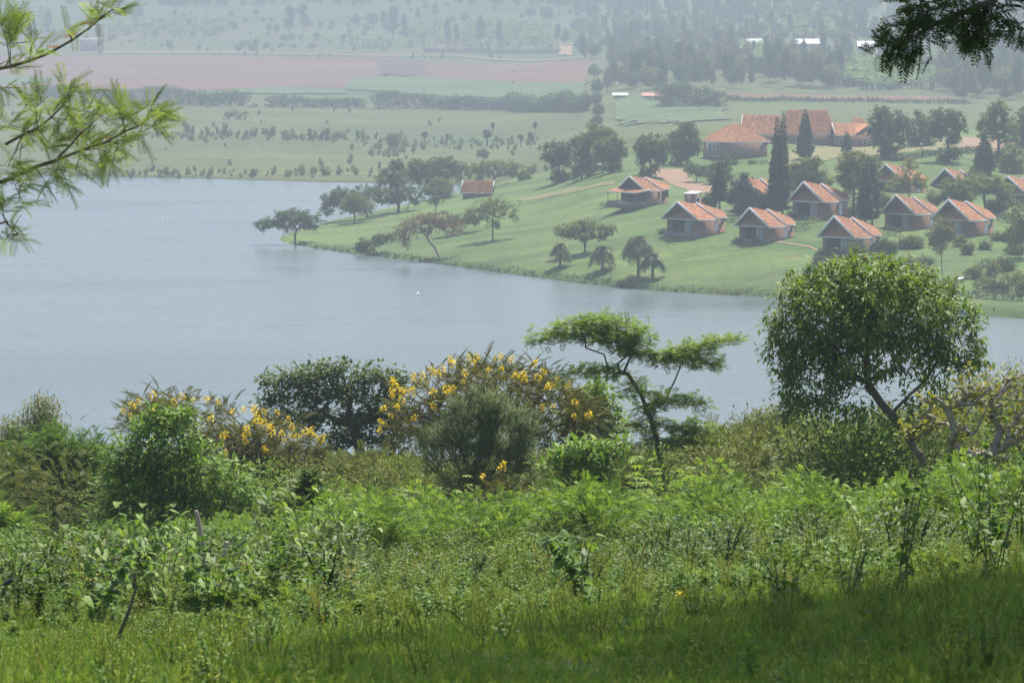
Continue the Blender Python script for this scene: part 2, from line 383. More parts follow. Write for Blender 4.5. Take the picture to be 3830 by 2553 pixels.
def T_leaf(w=.4, droop=.12, fold=.12):
    V = np.array([(0, 0, 0), (.42, w / 2, fold * w), (1, 0, -droop), (.42, -w / 2, fold * w)])
    return V, np.array([(0, 2, 1), (0, 3, 2)]), np.zeros(4)
def T_leaf2(w=.35, droop=.25, fold=.10):
    V = np.array([(0, 0, 0), (.28, w * .46, fold * w - .01), (.68, w * .36, fold * w - droop * .4), (1, 0, -droop), (.68, -w * .36, fold * w - droop * .4), (.28, -w * .46, fold * w - .01), (.3, 0, 0), (.7, 0, -droop * .42)])
    return V, np.array([(0, 6, 1), (1, 6, 7), (1, 7, 2), (2, 7, 3), (0, 5, 6), (5, 7, 6), (5, 4, 7), (4, 3, 7)]), np.zeros(8)
def T_heart(w=.85, droop=.25):
    V = np.array([(.05, 0, 0), (-.12, .25 * w, .02), (.12, .5 * w, .06), (.55, .36 * w, .02 - droop * .3), (1, 0, -droop), (.55, -.36 * w, .02 - droop * .3), (.12, -.5 * w, .06), (-.12, -.25 * w, .02), (.5, 0, -.06 - droop * .2)])
    return V, np.array([(0, 8, 2), (0, 2, 1), (2, 8, 3), (3, 8, 4), (0, 6, 8), (0, 7, 6), (6, 5, 8), (5, 4, 8)]), np.zeros(9)
def T_frond(n=9, ll=.22, lw=.07, droop=.35, taper=.6, up=.0, seed=1):
    """a feather leaf of unit length: n leaflet pairs along a drooping rachis"""
    r = np.random.default_rng(seed); V = []; F = []; t = []
    for i in range(n):
        x = (i + 1) / n; z = -droop * x * x + up * x; g = ll * (1 - taper * abs(x - .45) ** 1.3)
        for s in (1, -1):
            k = len(V); a = .45 + .2 * r.random(); dx, dy = math.sin(a) * g * .7, s * math.cos(a) * g; dz = -.18 * g + r.normal(0, .02)
            V += [(x, 0, z), (x + dx * .5 - lw * .5, dy * .5, z + dz * .3), (x + dx, dy, z + dz), (x + dx * .5 + lw * .5, dy * .5, z + dz * .3)]
            F += [(k, k + 1, k + 2), (k, k + 2, k + 3)]; t += [r.normal(0, .07)] * 4
    k = len(V); V += [(0, .006, 0), (0, -.006, 0), (.5, 0, -droop * .25 + up * .5), (1, 0, -droop + up)]; F += [(k, k + 1, k + 2), (k + 1, k + 3, k + 2)]; t += [-.2] * 4
    return np.array(V), np.array(F), np.array(t)
def T_clump(n=6, size=.6, w=.45, seed=3, flat=1.0):
    """a ball of leaf blades of unit radius"""
    r = np.random.default_rng(seed); ac_v = []; ac_f = []; tt = []; lf = T_leaf(w, .1, .1)
    d = nrm(r.normal(size=(n, 3))); p = d * .35 * r.random((n, 1)); d2 = nrm(d + r.normal(size=(n, 3)) * .5) * [1, 1, flat]
    Fr = frames(d2, roll=r.uniform(-1, 1, n)); X = np.einsum('nij,kj->nki', Fr, lf[0]) * size + p[:, None]
    for i in range(n): ac_f.append(lf[1] + 4 * i); tt += [r.normal(0, .12)] * 4
    return X.reshape(-1, 3), np.concatenate(ac_f), np.array(tt)
def lobes_points(lobes, n, r, shell=.45, wts=None):
    """points in a union of ellipsoids (x, y, z, rx, ry, rz), more of them towards the outside"""
    Lb = np.array(lobes, float); wgt = (Lb[:, 3] * Lb[:, 4] * Lb[:, 5]) ** (2 / 3) if wts is None else np.array(wts, float); wgt /= wgt.sum()
    k = r.choice(len(Lb), n, p=wgt); d = nrm(r.normal(size=(n, 3))); rad = r.random(n) ** shell
    return Lb[k, :3] + d * rad[:, None] * Lb[k, 3:6], d, k
def grow(trunk, tips, r, bend=.12):
    """branch skeleton: every tip joins the nearest part of the tree grown so far"""
    tr = np.asarray(trunk, float); seg = [tr[0]]
    for a, b in zip(tr[:-1], tr[1:]):
        m = max(1, int(np.linalg.norm(b - a) / max(.12, .06 * np.linalg.norm(tr[-1] - tr[0]))))
        for i in range(1, m + 1): seg.append(a + (b - a) * i / m)
    cap = len(seg) + len(tips) * 4 + 8
    pos = np.zeros((cap, 3)); par = np.full(cap, -1); path = np.zeros(cap)
    n = len(seg); pos[:n] = seg; par[1:n] = np.arange(n - 1)
    path[1:n] = np.cumsum(np.linalg.norm(np.diff(np.array(seg), axis=0), axis=1))
    lo = max(1, int(n * .35)); path[:lo] += 50
    order = np.argsort(np.linalg.norm(tips - tr[-1], axis=1)); ends = np.zeros(len(tips), int)
    for t in order:
        d = np.linalg.norm(pos[:n] - tips[t], axis=1); k = int(np.argmin(d + .22 * path[:n]))
        a = pos[k]; b = tips[t]; m = int(min(3, max(1, d[k] / .35)))
        off = r.normal(size=3) * bend * d[k] + np.array([0, 0, -.08 * d[k]]); prev = k
        for i in range(1, m + 1):
            s = i / m; pos[n] = a + (b - a) * s + off * (s * (1 - s) * 4) * .5; par[n] = prev; path[n] = path[prev] + d[k] / m; prev = n; n += 1
        ends[t] = prev
    pos, par = pos[:n], par[:n]; cnt = np.zeros(n); cnt[ends] += 1
    for i in range(n - 1, 0, -1): cnt[par[i]] += cnt[i]
    return pos, par, cnt, ends
def limbs(ac, pos, par, cnt, r0, rmin, n_side=5, power=.5):
    rad = np.maximum(rmin, r0 * (cnt / max(1, cnt[0])) ** power)
    e = np.nonzero(par >= 0)[0]; a, b = pos[par[e]], pos[e]; ra, rb = np.minimum(rad[par[e]], rad[e] * 1.5), rad[e]
    d = nrm(b - a); u = np.where(np.abs(d[:, 2:3]) < .9, np.array([[0, 0, 1.0]]), np.array([[1.0, 0, 0]])); s = nrm(np.cross(d, u)); w = np.cross(d, s)
    V = []
    for c, q in ((a, ra), (b, rb)):
        for k in range(n_side):
            t = 2 * math.pi * k / n_side; V.append(c + q[:, None] * (math.cos(t) * s + math.sin(t) * w))
    X = np.stack(V, 1); m = 2 * n_side
    f = np.array([(k, (k + 1) % n_side, n_side + (k + 1) % n_side, n_side + k) for k in range(n_side)])
    FF = (f[None] + (np.arange(len(e)) * m)[:, None, None]).reshape(-1, 4); ac.add(X.reshape(-1, 3), FF, .5)

BARK = plain('grey_brown_bark', (.13, .10, .075), .9, .4, 9.0, .2, .02)
BARKL = plain('pale_bark', (.30, .26, .21), .9, .35, 9.0, .2, .02)
FOL = {
 'broad': foliage('glossy_green_leaves', (.033, .082, .022), (.085, .165, .036), (.17, .25, .065), .34, .5, .5),
 'lime': foliage('lime_green_leaflets', (.065, .135, .036), (.125, .225, .058), (.20, .31, .085), .40, .5, .35),
 'bush': foliage('bright_green_leaves', (.045, .11, .026), (.10, .20, .045), (.17, .28, .07), .36, .45, .4),
 'dark': foliage('dark_green_leaves', (.034, .068, .03), (.062, .11, .042), (.10, .155, .055), .30, .5, .35),
 'senna': foliage('olive_brown_feather_leaves', (.065, .068, .028), (.09, .105, .036), (.12, .16, .045), .32, .5, .35),
 'olive': foliage('olive_scrub_leaves', (.065, .09, .034), (.105, .142, .048), (.155, .20, .068), .34, .55, .3),
 'pencil': foliage('green_succulent_twigs', (.045, .06, .028), (.06, .105, .036), (.085, .15, .05), .1, .5, .35),
 'gum': foliage('grey_olive_gum_leaves', (.08, .105, .05), (.125, .155, .068), (.17, .20, .09), .3, .5, .35),
 'silky': foliage('silky_fern_leaves', (.055, .10, .04), (.12, .20, .062), (.20, .29, .11), .5, .45, .4),
 'coral': foliage('yellow_green_sparse_leaves', (.10, .125, .03), (.155, .18, .045), (.20, .20, .06), .38, .5, .35),
 'herb': foliage('pale_green_herbs', (.09, .155, .04), (.165, .24, .065), (.24, .31, .10), .40, .6, .25),
 'grass': foliage('grass_blades', (.065, .135, .032), (.105, .20, .045), (.19, .255, .08), .40, .55, .3),
 'straw': foliage('dry_grass_stalks', (.20, .19, .08), (.28, .26, .12), (.34, .30, .15), .3, .6, .25),
 'far': foliage('hazy_tree_leaves', (.036, .072, .026), (.058, .105, .036), (.085, .14, .048), .28, .55, .3),
 'fary': foliage('pale_tree_leaves', (.08, .125, .045), (.115, .165, .055), (.15, .20, .07), .32, .55, .3),
 'farp': foliage('mauve_bare_twigs', (.14, .10, .085), (.17, .125, .105), (.15, .14, .09), .2, .6, .2),
 'palm': foliage('palm_fronds', (.05, .08, .03), (.075, .11, .04), (.11, .14, .055), .25, .45, .4),
 'banana': foliage('banana_leaves', (.07, .14, .04), (.11, .20, .06), (.17, .26, .09), .4, .4, .45),
 'pine': foliage('dark_pine_needles', (.016, .038, .018), (.026, .055, .024), (.04, .075, .03), .12, .55, .3),
 'hedge': foliage('clipped_hedge_leaves', (.025, .055, .018), (.04, .085, .025), (.06, .115, .035), .25, .5, .3),
}
def W_(px, py, D, dd=0.0): return at(px, py, D + dd)
def px_lobes(D, L_, depth=.85):
    s = D / FPX; out = []
    for q in L_:
        p = at(q[0], q[1], D + (q[4] if len(q) > 4 else 0.0)); out.append((p[0], p[1], p[2], q[2] * s, max(q[2], q[3]) * s * depth if len(q) < 6 else q[5], q[3] * s))
    return out
def tree(name, label, cat, D, trunk_px, lobes, tips, r0, kind, T, k, size, spread, seed, fol, bark=None, group=None, up=.25, out=.8, shell=.45, rmin=.008, tint=(.2, .85), depth=.85, bend=.12, extra=None, power=.5, leafname='crown', world=None, wts=None, zf=1.0, radial=False):
    """a tree from its trunk line and crown outline read off the photograph at distance D"""
    r = np.random.default_rng(seed)
    if world:
        tr = [np.array(q, float) for q in trunk_px]; z0 = gz(tr[0][0], tr[0][1]); tr[0][2] = z0 - .15; LB = lobes
    else:
        x0 = at(trunk_px[0][0], trunk_px[0][1], D); z0 = gz(x0[0], D)
        tr = [np.array([x0[0], D, z0 - .15])] + [at(q[0], q[1], D + (q[2] if len(q) > 2 else 0)) for q in trunk_px]
        if tr[1][2] < tr[0][2] + .1: tr.pop(1)
        LB = px_lobes(D, lobes, depth)
    P, d, kk = lobes_points(LB, tips, r, shell, wts)
    keep = P[:, 2] > z0 + .1; P, d = P[keep], d[keep]; tips = len(P)
    if extra is not None: P = np.concatenate([extra, P]); d = np.concatenate([np.tile([[0, -.3, .6]], (len(extra), 1)), d])
    pos, par, cnt, ends = grow(tr, P, r, bend)
    if extra is not None: P, d = P[len(extra):], d[len(extra):]
    o0 = tr[0]; root = empty(name, o0); tag(root, label, cat, group)
    ab = Acc(); limbs(ab, pos - o0, par, cnt, r0, rmin, 6, power)
    obj('trunk', ab.mesh('trunk', bark or BARK, True), None, root)
    ac = Acc(); n = tips * k; idx = np.repeat(np.arange(tips), k)
    base = P[idx] + r.normal(size=(n, 3)) * spread
    dirn = nrm(d[idx] * out + r.normal(size=(n, 3)) * .75 + np.array([0, 0, up]))
    if radial: dirn = nrm(nrm(base - tr[-1] + [0, 0, .6]) + r.normal(size=(n, 3)) * .5 + [0, 0, .25])
    dirn = nrm(dirn * [1, 1, zf])
    zz = (base[:, 2] - base[:, 2].min()) / (np.ptp(base[:, 2]) + 1e-6)
    tn = np.clip(r.normal(.45, .2, tips)[idx] * .6 + r.normal(.5, .22, n) * .5, 0, 1); tn = tint[0] + (tint[1] - tint[0]) * tn
    stamp(ac, T, base - o0, frames(dirn, roll=r.uniform(-.6, .6, n)), size * r.uniform(.7, 1.25, n), tn)
    obj(leafname, ac.mesh(leafname, FOL[fol] if isinstance(fol, str) else fol), None, root)
    return root, P, d, o0

# scatter of countless small plants as one object (instances on points)
def scatter(name, label, cat, protos, P, rot, sc, idx):
    coll = bpy.data.collections.new(name + '_kit')
    for i, me in enumerate(protos):
        o = bpy.data.objects.new('%s_kind_%02d' % (name, i), me); coll.objects.link(o)
    me = bpy.data.meshes.new(name); n = len(P); me.vertices.add(n); me.vertices.foreach_set('co', np.asarray(P, float).ravel())
    a = me.attributes.new('rot', 'FLOAT_VECTOR', 'POINT'); a.data.foreach_set('vector', np.asarray(rot, float).ravel())
    a = me.attributes.new('scl', 'FLOAT', 'POINT'); a.data.foreach_set('value', np.asarray(sc, float))
    a = me.attributes.new('pick', 'INT', 'POINT'); a.data.foreach_set('value', np.asarray(idx, np.int32))
    o = obj(name, me); tag(o, label, cat, kind='stuff')
    ng = bpy.data.node_groups.new(name + '_scatter', 'GeometryNodeTree')
    ng.interface.new_socket('Geometry', in_out='INPUT', socket_type='NodeSocketGeometry'); ng.interface.new_socket('Geometry', in_out='OUTPUT', socket_type='NodeSocketGeometry')
    N, L = ng.nodes, ng.links
    gi, go = N.new('NodeGroupInput'), N.new('NodeGroupOutput')
    ci = N.new('GeometryNodeCollectionInfo'); ci.inputs['Collection'].default_value = coll; ci.inputs['Separate Children'].default_value = True; ci.inputs['Reset Children'].default_value = True
    ip = N.new('GeometryNodeInstanceOnPoints'); ip.inputs['Pick Instance'].default_value = True
    def at_(nm, ty):
        q = N.new('GeometryNodeInputNamedAttribute'); q.data_type = ty; q.inputs['Name'].default_value = nm; return q.outputs['Attribute']
    e2r = N.new('FunctionNodeEulerToRotation'); L.new(at_('rot', 'FLOAT_VECTOR'), e2r.inputs[0])
    L.new(gi.outputs[0], ip.inputs['Points']); L.new(ci.outputs[0], ip.inputs['Instance']); L.new(at_('pick', 'INT'), ip.inputs['Instance Index'])
    L.new(e2r.outputs[0], ip.inputs['Rotation']); L.new(at_('scl', 'FLOAT'), ip.inputs['Scale'])
    L.new(ip.outputs[0], go.inputs[0])
    md = o.modifiers.new('scatter', 'NODES'); md.node_group = ng
    return o
def band(n, d0, d1, px0=-900, px1=4750, r=rng):
    """random ground points between two distances, even per area, across the picture and a little beyond"""
    D = np.sqrt(r.uniform(d0 * d0, d1 * d1, n)); p = r.uniform(px0, px1, n)
    x = (p - PW / 2) / FPX * D; return np.stack([x, D, height(x, D)], -1), p
def shrub_proto(seed, h, w, T, n, size, fol, stem=True, up=.35, tint=(.15, .95), flat=False):
    """a small bush of leaves on thin stems, base at the origin"""
    r = np.random.default_rng(seed); ac = Acc()
    d = nrm(r.normal(size=(n, 3))); rad = r.random(n) ** .5
    P = d * rad[:, None] * np.array([w, w, h * .5]) + np.array([0, 0, h * .55])
    dirn = nrm(d * np.array([1, 1, .7]) + r.normal(size=(n, 3)) * .55 + np.array([0, 0, up]))
    tn = tint[0] + (tint[1] - tint[0]) * np.clip(.5 + r.normal(0, .22, n) + .25 * (P[:, 2] / h - .5), 0, 1)
    stamp(ac, T, P, frames(dirn, roll=r.uniform(-.5, .5, n)), size * r.uniform(.65, 1.25, n), tn)
    if stem:
        for i in range(5):
            a = r.uniform(0, 6.28); q = np.array([math.cos(a) * w * .6, math.sin(a) * w * .6, h * .8]); ac.tube([(0, 0, -.15), q * .5 + [0, 0, h * .1], q], [.018, .012, .006], 4, .02, False)
    return ac.mesh('bush_%d' % seed, FOL[fol])
def herb_proto(seed, h, n_st, T, per, size, fol, lean=.25, tint=(.1, 1.0)):
    """upright stems set with small leaves"""
    r = np.random.default_rng(seed); ac = Acc()
    for i in range(n_st):
        a = r.uniform(0, 6.28); l = r.uniform(.05, lean); hh = h * r.uniform(.6, 1.1)
        top = np.array([math.cos(a) * l * h, math.sin(a) * l * h, hh]); b = np.array([math.cos(a), math.sin(a), 0]) * r.uniform(0, .05)
        ac.tube([b - [0, 0, .05], (b + top) / 2 + [0, 0, .04 * h], top], [.004, .003, .002], 3, .4, False)
        t = r.uniform(.15, 1, per); P = b + (top - b) * t[:, None]; d = nrm(r.normal(size=(per, 3)) * [1, 1, .3] + [0, 0, .45])
        stamp(ac, T, P, frames(d, roll=r.uniform(-.5, .5, per)), size * r.uniform(.6, 1.3, per) * (1.15 - .5 * t), tint[0] + (tint[1] - tint[0]) * np.clip(r.normal(.5, .2, per) + .2 * (t - .5), 0, 1))
    return ac.mesh('herb_%d' % seed, FOL[fol])
def grass_proto(seed, n, h, w, fol='grass', rad=.09, lean=.5):
    r = np.random.default_rng(seed); ac = Acc()
    a = r.uniform(0, 6.28, n); q = r.uniform(0, rad, n); P = np.stack([np.cos(a) * q, np.sin(a) * q, np.full(n, -.02)], -1)
    d = nrm(np.stack([r.normal(0, lean, n), r.normal(0, lean, n), np.ones(n)], -1))
    V = np.array([(0, w / 2, 0), (0, -w / 2, 0), (.55, -w * .4, .03), (.55, w * .4, .03), (1, 0, -.12)]); F = np.array([(0, 1, 2), (0, 2, 3), (3, 2, 4)])
    stamp(ac, (V, F, np.array([-.15, -.15, 0, 0, .15])), P, frames(d, roll=r.uniform(0, 6.28, n)), h * r.uniform(.5, 1.2, n), np.clip(r.normal(.5, .25, n), 0, 1))
    return ac.mesh('tuft_%d' % seed, FOL[fol])
# ------------------------------------------------------------------ trees and bushes on the near slope
LF = T_leaf2(.36, .30); LFs = T_leaf(.42); FR9 = T_frond(9, .24, .075, .35, seed=4); FR7 = T_frond(7, .32, .10, .25, seed=5); FR6 = T_frond(6, .30, .14, .15, seed=6)
# round tree with the leaning trunk
big, bp, bd, bo = tree('broadleaf_tree', 'round-crowned green tree with leaning dark trunk, tallest on the near slope', 'tree', 66,
 [(3492, 1900), (3463, 1744), (3410, 1655), (3365, 1589), (3296, 1508), (3245, 1434), (3240, 1350), (3245, 1270)],
 [(3260, 1150, 350, 170), (3080, 1190, 220, 190), (3440, 1180, 210, 160), (3250, 1050, 250, 90), (2950, 1290, 95, 160), (3040, 1400, 140, 130), (3580, 1250, 120, 120), (3250, 1310, 280, 110), (3600, 1340, 90, 90), (2960, 1440, 60, 60), (3010, 1550, 90, 50), (3480, 1440, 110, 100), (3180, 1480, 120, 80)],
 940, .10, 'leaf', LF, 20, .148, .10, 11, 'broad', up=.12, shell=.32, rmin=.006, tint=(.2, 1.0), power=.58)
lm = Acc(); lm.add(LF[0] * .19, LF[1], .8); leaf_me = lm.mesh('leaf', FOL['broad'])
r_ = np.random.default_rng(5)
front = np.argsort(bp[:, 1] * .4 - (bp[:, 2]) * .25 - np.linalg.norm(bd[:, [0, 2]], axis=1))[:170]
for i in front:
    o = obj('leaf', leaf_me, None, big); f = frames(nrm(bd[i:i + 1] + r_.normal(size=(1, 3)) * .4 + [0, -.2, .1]))[0]
    mt = Matrix(f.tolist()).to_4x4(); mt.translation = Vector(bp[i] - bo + bd[i] * .06); o.matrix_local = mt
# yellow-flowered trees
def flower_me():
    r = np.random.default_rng(3); ac = Acc(); n = 26
    t = r.random(n); a = r.uniform(0, 6.28, n); w = .075 * (1.1 - t * .75)
    P = np.stack([np.cos(a) * w, np.sin(a) * w, -.04 + t * .24], -1); d = nrm(np.stack([np.cos(a), np.sin(a), np.full(n, .5)], -1) + r.normal(size=(n, 3)) * .4)
    stamp(ac, T_leaf(.95, .05, .25), P, frames(d, roll=r.uniform(-1, 1, n)), .062 * r.uniform(.8, 1.3, n), np.clip(.3 + .6 * t + r.normal(0, .15, n), 0, 1))
    ac.tube([(0, 0, -.14), (0, 0, .14)], [.006, .003], 4, 0.1, False)
    return ac.mesh('flower_spike', foliage('yellow_petals', (.46, .37, .012), (.56, .48, .025), (.60, .57, .11), .25, .5, .3))
FLOWER = flower_me()
def flowers(root, o0, D, px, off, ddep=-.9, r=np.random.default_rng(8)):
    ox, oy, sc = off
    for x, y in px:
        p = at(ox + x / sc, oy + y / sc, D + r.uniform(-1.3, .2) + ddep * .5); o = obj('flower_spike', FLOWER, None, root)
        s = r.uniform(.5, .9); o.location = p - o0; o.scale = (s, s, s * r.uniform(.8, 1.2)); o.rotation_euler = (r.normal(0, .3), r.normal(0, .35), r.uniform(0, 6.28))
s1, sp1, sd1, so1 = tree('flowering_tree', 'broad brownish tree crowned with many bright yellow flower spikes', 'tree', 73,
 [(1890, 1900), (1880, 1780), (1850, 1680), (1830, 1600)],
 [(1840, 1480, 300, 110), (1620, 1560, 170, 120), (2060, 1540, 190, 110), (1830, 1420, 220, 55), (1500, 1610, 70, 70), (2180, 1600, 90, 80), (1700, 1640, 160, 70), (2040, 1640, 150, 70)],
 330, .10, 'frond', FR9, 7, .34, .13, 21, 'senna', up=.30, tint=(.05, .95), shell=.35)
flowers(s1, so1, 72.2, [(745,390),(735,365),(870,360),(920,360),(895,385),(1090,345),(1065,365),(1155,380),(1165,365),(1310,400),(1325,380),(1010,440),(1090,430),(690,450),(650,455),(630,470),(615,440),(495,505),(490,480),(355,545),(345,525),(480,570),(470,605),(340,620),(340,585),(410,655),(370,690),(285,705),(330,755),(280,800),(255,855),(440,590),(410,590),(625,580),(620,600),(700,580),(720,595),(765,575),(640,690),(830,520),(840,470),(1050,630),(1145,670),(1220,485),(1250,500),(1350,500),(1390,460),(1440,550),(1410,560),(1490,510),(1540,555),(1555,535),(1605,670),(1590,755),(1690,755),(1705,745),(1370,700),(1450,690),(1305,830),(1100,855),(485,770),(560,485),(1190,480)], (1280, 1150, 1.838))
s2, sp2, sd2, so2 = tree('flowering_tree', 'lower spreading tree with yellow flower spikes behind the leafy green bush', 'tree', 72,
 [(880, 1960), (900, 1800), (900, 1700)],
 [(640, 1540, 180, 50), (820, 1600, 170, 70), (1000, 1640, 170, 70), (1090, 1690, 120, 60), (900, 1720, 230, 80), (560, 1580, 110, 50), (1080, 1760, 150, 70)],
 270, .09, 'frond', FR9, 7, .32, .13, 22, 'senna', up=.28, tint=(.15, 1.0), shell=.35)
flowers(s2, so2, 71.4, [(1060,430),(955,475),(905,505),(850,540),(1250,445),(1325,460),(1415,455),(1505,478),(1060,550),(1190,480),(895,570),(1450,595),(1600,540),(1670,530),(1750,535),(1820,550),(1905,550),(1980,595),(1775,600),(1760,615),(1815,630),(1870,645),(1850,660),(1690,660),(1680,710),(1695,690),(1685,750),(1940,695),(1880,690),(2000,655),(2100,685),(2140,685),(2010,715),(1965,735),(2055,710),(2160,710),(2205,735),(1830,800),(1535,725),(1525,770),(1565,695),(1560,820)], (0, 1250, 1.838))
s3, _, _, so3 = tree('flowering_bush', 'small yellow-flowered bush half hidden under the pencil bush', 'bush', 63, [(1900, 1900), (1880, 1850)], [(1880, 1850, 110, 60)], 40, .03, 'frond', FR9, 6, .3, .1, 23, 'senna')
flowers(s3, so3, 62.4, [(970,1170),(1095,1110)], (1280, 1150, 1.838))
# dark tree before the lake
tree('dark_tree', 'dark blue-green spreading tree standing against the lake', 'tree', 96,
 [(1350, 1760), (1350, 1700), (1330, 1620), (1300, 1560)],
 [(1060, 1420, 80, 26), (1170, 1400, 90, 28), (1300, 1385, 100, 30), (1420, 1410, 90, 32), (1500, 1450, 60, 36), (1030, 1490, 65, 22), (1150, 1480, 100, 26), (1290, 1470, 110, 30), (1420, 1500, 100, 32), (1080, 1560, 90, 22), (1220, 1560, 100, 26), (1370, 1570, 110, 30), (1480, 1560, 70, 36), (1110, 1620, 60, 18), (1290, 1640, 110, 22), (1440, 1640, 90, 26), (1220, 1690, 80, 16)],
 600, .16, 'leaf', T_leaf(.5, .15), 13, .18, .13, 31, 'dark', up=.1, tint=(.1, 1.0), shell=.4, zf=.6)
# pencil bush: sheaves of thin upright twigs
def T_sheaf(seed=2, n=7):
    r = np.random.default_rng(seed); V = []; F = []; t = []
    for i in range(n):
        y, z = r.normal(0, .40, 2); k = len(V); b = r.uniform(0, .45); w = .017
        V += [(b, y * b, z * b + w), (b, y * b - w, z * b - w), (b, y * b + w, z * b - w), (b + .7, y * (b + .7), z * (b + .7))]
        F += [(k, k + 1, k + 3), (k + 1, k + 2, k + 3), (k + 2, k, k + 3)]; t += [r.normal(0, .1)] * 4
    return np.array(V), np.array(F), np.array(t)
tree('pencil_bush', 'dark green bush of thin upright succulent twigs before the yellow-flowered tree', 'bush', 64,
 [(1740, 1980), (1745, 1900), (1755, 1800)],
 [(1695, 1590, 55, 75), (1785, 1545, 60, 75), (1870, 1560, 50, 65), (1950, 1620, 55, 75), (1635, 1670, 60, 75), (1750, 1680, 110, 90), (1880, 1700, 100, 90), (1770, 1800, 100, 80), (1840, 1620, 60, 60), (1640, 1760, 50, 60), (1960, 1730, 40, 60)],
 230, .08, 'sheaf', T_sheaf(), 7, .30, .10, 41, 'pencil', up=1.0, out=.5, shell=.6, leafname='twig_mass', rmin=.008, radial=True, tint=(.1, 1.0))
# flat-topped tree
tree('flat_topped_tree', 'slender tree with flat feathery layers of light green leaves', 'tree', 68,
 [(2474, 1900), (2476, 1760), (2455, 1640), (2432, 1560), (2395, 1470), (2350, 1400)],
 [(2010, 1270, 50, 12), (2080, 1250, 80, 16), (2160, 1215, 90, 22), (2250, 1200, 100, 24), (2340, 1225, 90, 26), (2400, 1265, 70, 22), (2300, 1260, 120, 18), (2190, 1255, 120, 16), (2400, 1320, 70, 16), (2350, 1300, 80, 16), (2480, 1345, 60, 16), (2540, 1315, 80, 22), (2620, 1290, 90, 24), (2700, 1270, 70, 18), (2750, 1265, 30, 10), (2600, 1335, 110, 16), (2640, 1362, 70, 12), (2240, 1385, 100, 12), (2140, 1395, 60, 10), (2310, 1400, 60, 12), (2090, 1412, 30, 10), (2380, 1440, 60, 16), (2440, 1470, 80, 18), (2500, 1500, 70, 16), (2580, 1500, 80, 14), (2420, 1530, 60, 16), (2350, 1470, 40, 12), (2400, 1590, 70, 16), (2500, 1590, 90, 16), (2590, 1600, 110, 18), (2650, 1640, 80, 20), (2540, 1650, 90, 18), (2420, 1640, 50, 16)],
 950, .062, 'frond', T_frond(7, .46, .12, .15, seed=9), 5, .155, .06, 51, 'lime', up=.05, out=.5, zf=.45, shell=.5, rmin=.007, depth=.95, tint=(.25, 1.0), power=.6,
 extra=np.array([list(at(a, b, 68 + c)) for a, b, c in ((2468, 1560, 0), (2490, 1490, .2), (2525, 1420, .3), (2580, 1370, .3), (2650, 1325, .2), (2310, 1360, 0), (2260, 1325, -.1), (2190, 1300, -.2), (2120, 1270, -.2), (2360, 1330, .2), (2300, 1270, .2))]))
# leafy bush and its neighbours on the west side
tree('leafy_bush', 'dense dome-shaped bush of bright green pointed leaves', 'bush', 57,
 [(600, 2100), (600, 1960), (600, 1850)],
 [(590, 1680, 180, 125), (600, 1640, 150, 100), (640, 1580, 110, 50), (480, 1720, 90, 90), (720, 1760, 180, 110), (560, 1830, 200, 110), (820, 1840, 150, 90), (440, 1850, 110, 80), (680, 1920, 260, 90), (900, 1920, 90, 70), (400, 1930, 90, 60)],
 700, .09, 'leaf', LF, 11, .15, .085, 61, 'bush', up=.25, shell=.3, tint=(.12, 1.0))
tree('gum_tree', 'thin grey-olive gum tree with drooping narrow leaves at the lake edge', 'tree', 78,
 [(90, 1900), (110, 1760), (120, 1640)],
 [(160, 1560, 75, 85), (70, 1600, 80, 60), (190, 1610, 55, 60), (20, 1650, 70, 50), (110, 1660, 120, 60), (165, 1510, 30, 40)],
 300, .06, 'leaf', T_leaf2(.16, .2), 16, .17, .12, 62, 'gum', up=-.55, out=.35, shell=.6, bark=BARKL)
tree('feathery_tree', 'dark tree with long feathery leaves beside the grey-olive gum tree', 'tree', 66,
 [(190, 2080), (210, 1920), (220, 1800)],
 [(250, 1660, 110, 60), (120, 1690, 120, 70), (330, 1690, 70, 50), (330, 1730, 80, 60), (60, 1800, 110, 90), (200, 1800, 150, 80), (300, 1840, 100, 80), (40, 1920, 110, 70)],
 330, .10, 'frond', FR9, 8, .26, .14, 63, 'bush', up=.15, tint=(.0, .7))
tree('feathery_bush', 'pale feathery bush at the picture edge below the dark feathery tree', 'bush', 56, [(30, 2100), (30, 2010)], [(30, 1970, 110, 55), (-60, 1960, 120, 80)], 70, .04, 'frond', FR9, 7, .38, .1, 64, 'lime', up=.2)
# bushes behind the thicket
tree('pale_bush', 'pale green bush rising behind the yellow-flowered tree', 'bush', 88, [(2230, 1800), (2220, 1700)], [(2230, 1500, 80, 70), (2180, 1560, 110, 60), (2260, 1600, 90, 70), (2220, 1680, 110, 70)], 190, .06, 'leaf', LFs, 16, .20, .14, 71, 'lime', up=.2, tint=(.1, .9))
tree('glossy_sapling', 'glossy sapling with paired leaves under the flat-topped tree', 'tree', 59, [(2290, 1920), (2270, 1840), (2200, 1740)], [(2180, 1680, 110, 45), (2100, 1740, 90, 50), (2260, 1720, 80, 50), (2200, 1780, 110, 40), (2330, 1690, 40, 50)], 150, .035, 'leaf', LF, 9, .165, .09, 72, 'bush', up=.3, tint=(.2, 1.0))
tree('olive_bush', 'olive green bush at the water edge under the round-crowned tree', 'bush', 100, [(2830, 1800), (2830, 1720)], [(2830, 1600, 130, 60), (2950, 1590, 120, 70), (2780, 1680, 150, 60), (3010, 1660, 150, 70)], 300, .06, 'leaf', LFs, 26, .13, .17, 73, 'olive', up=.2)
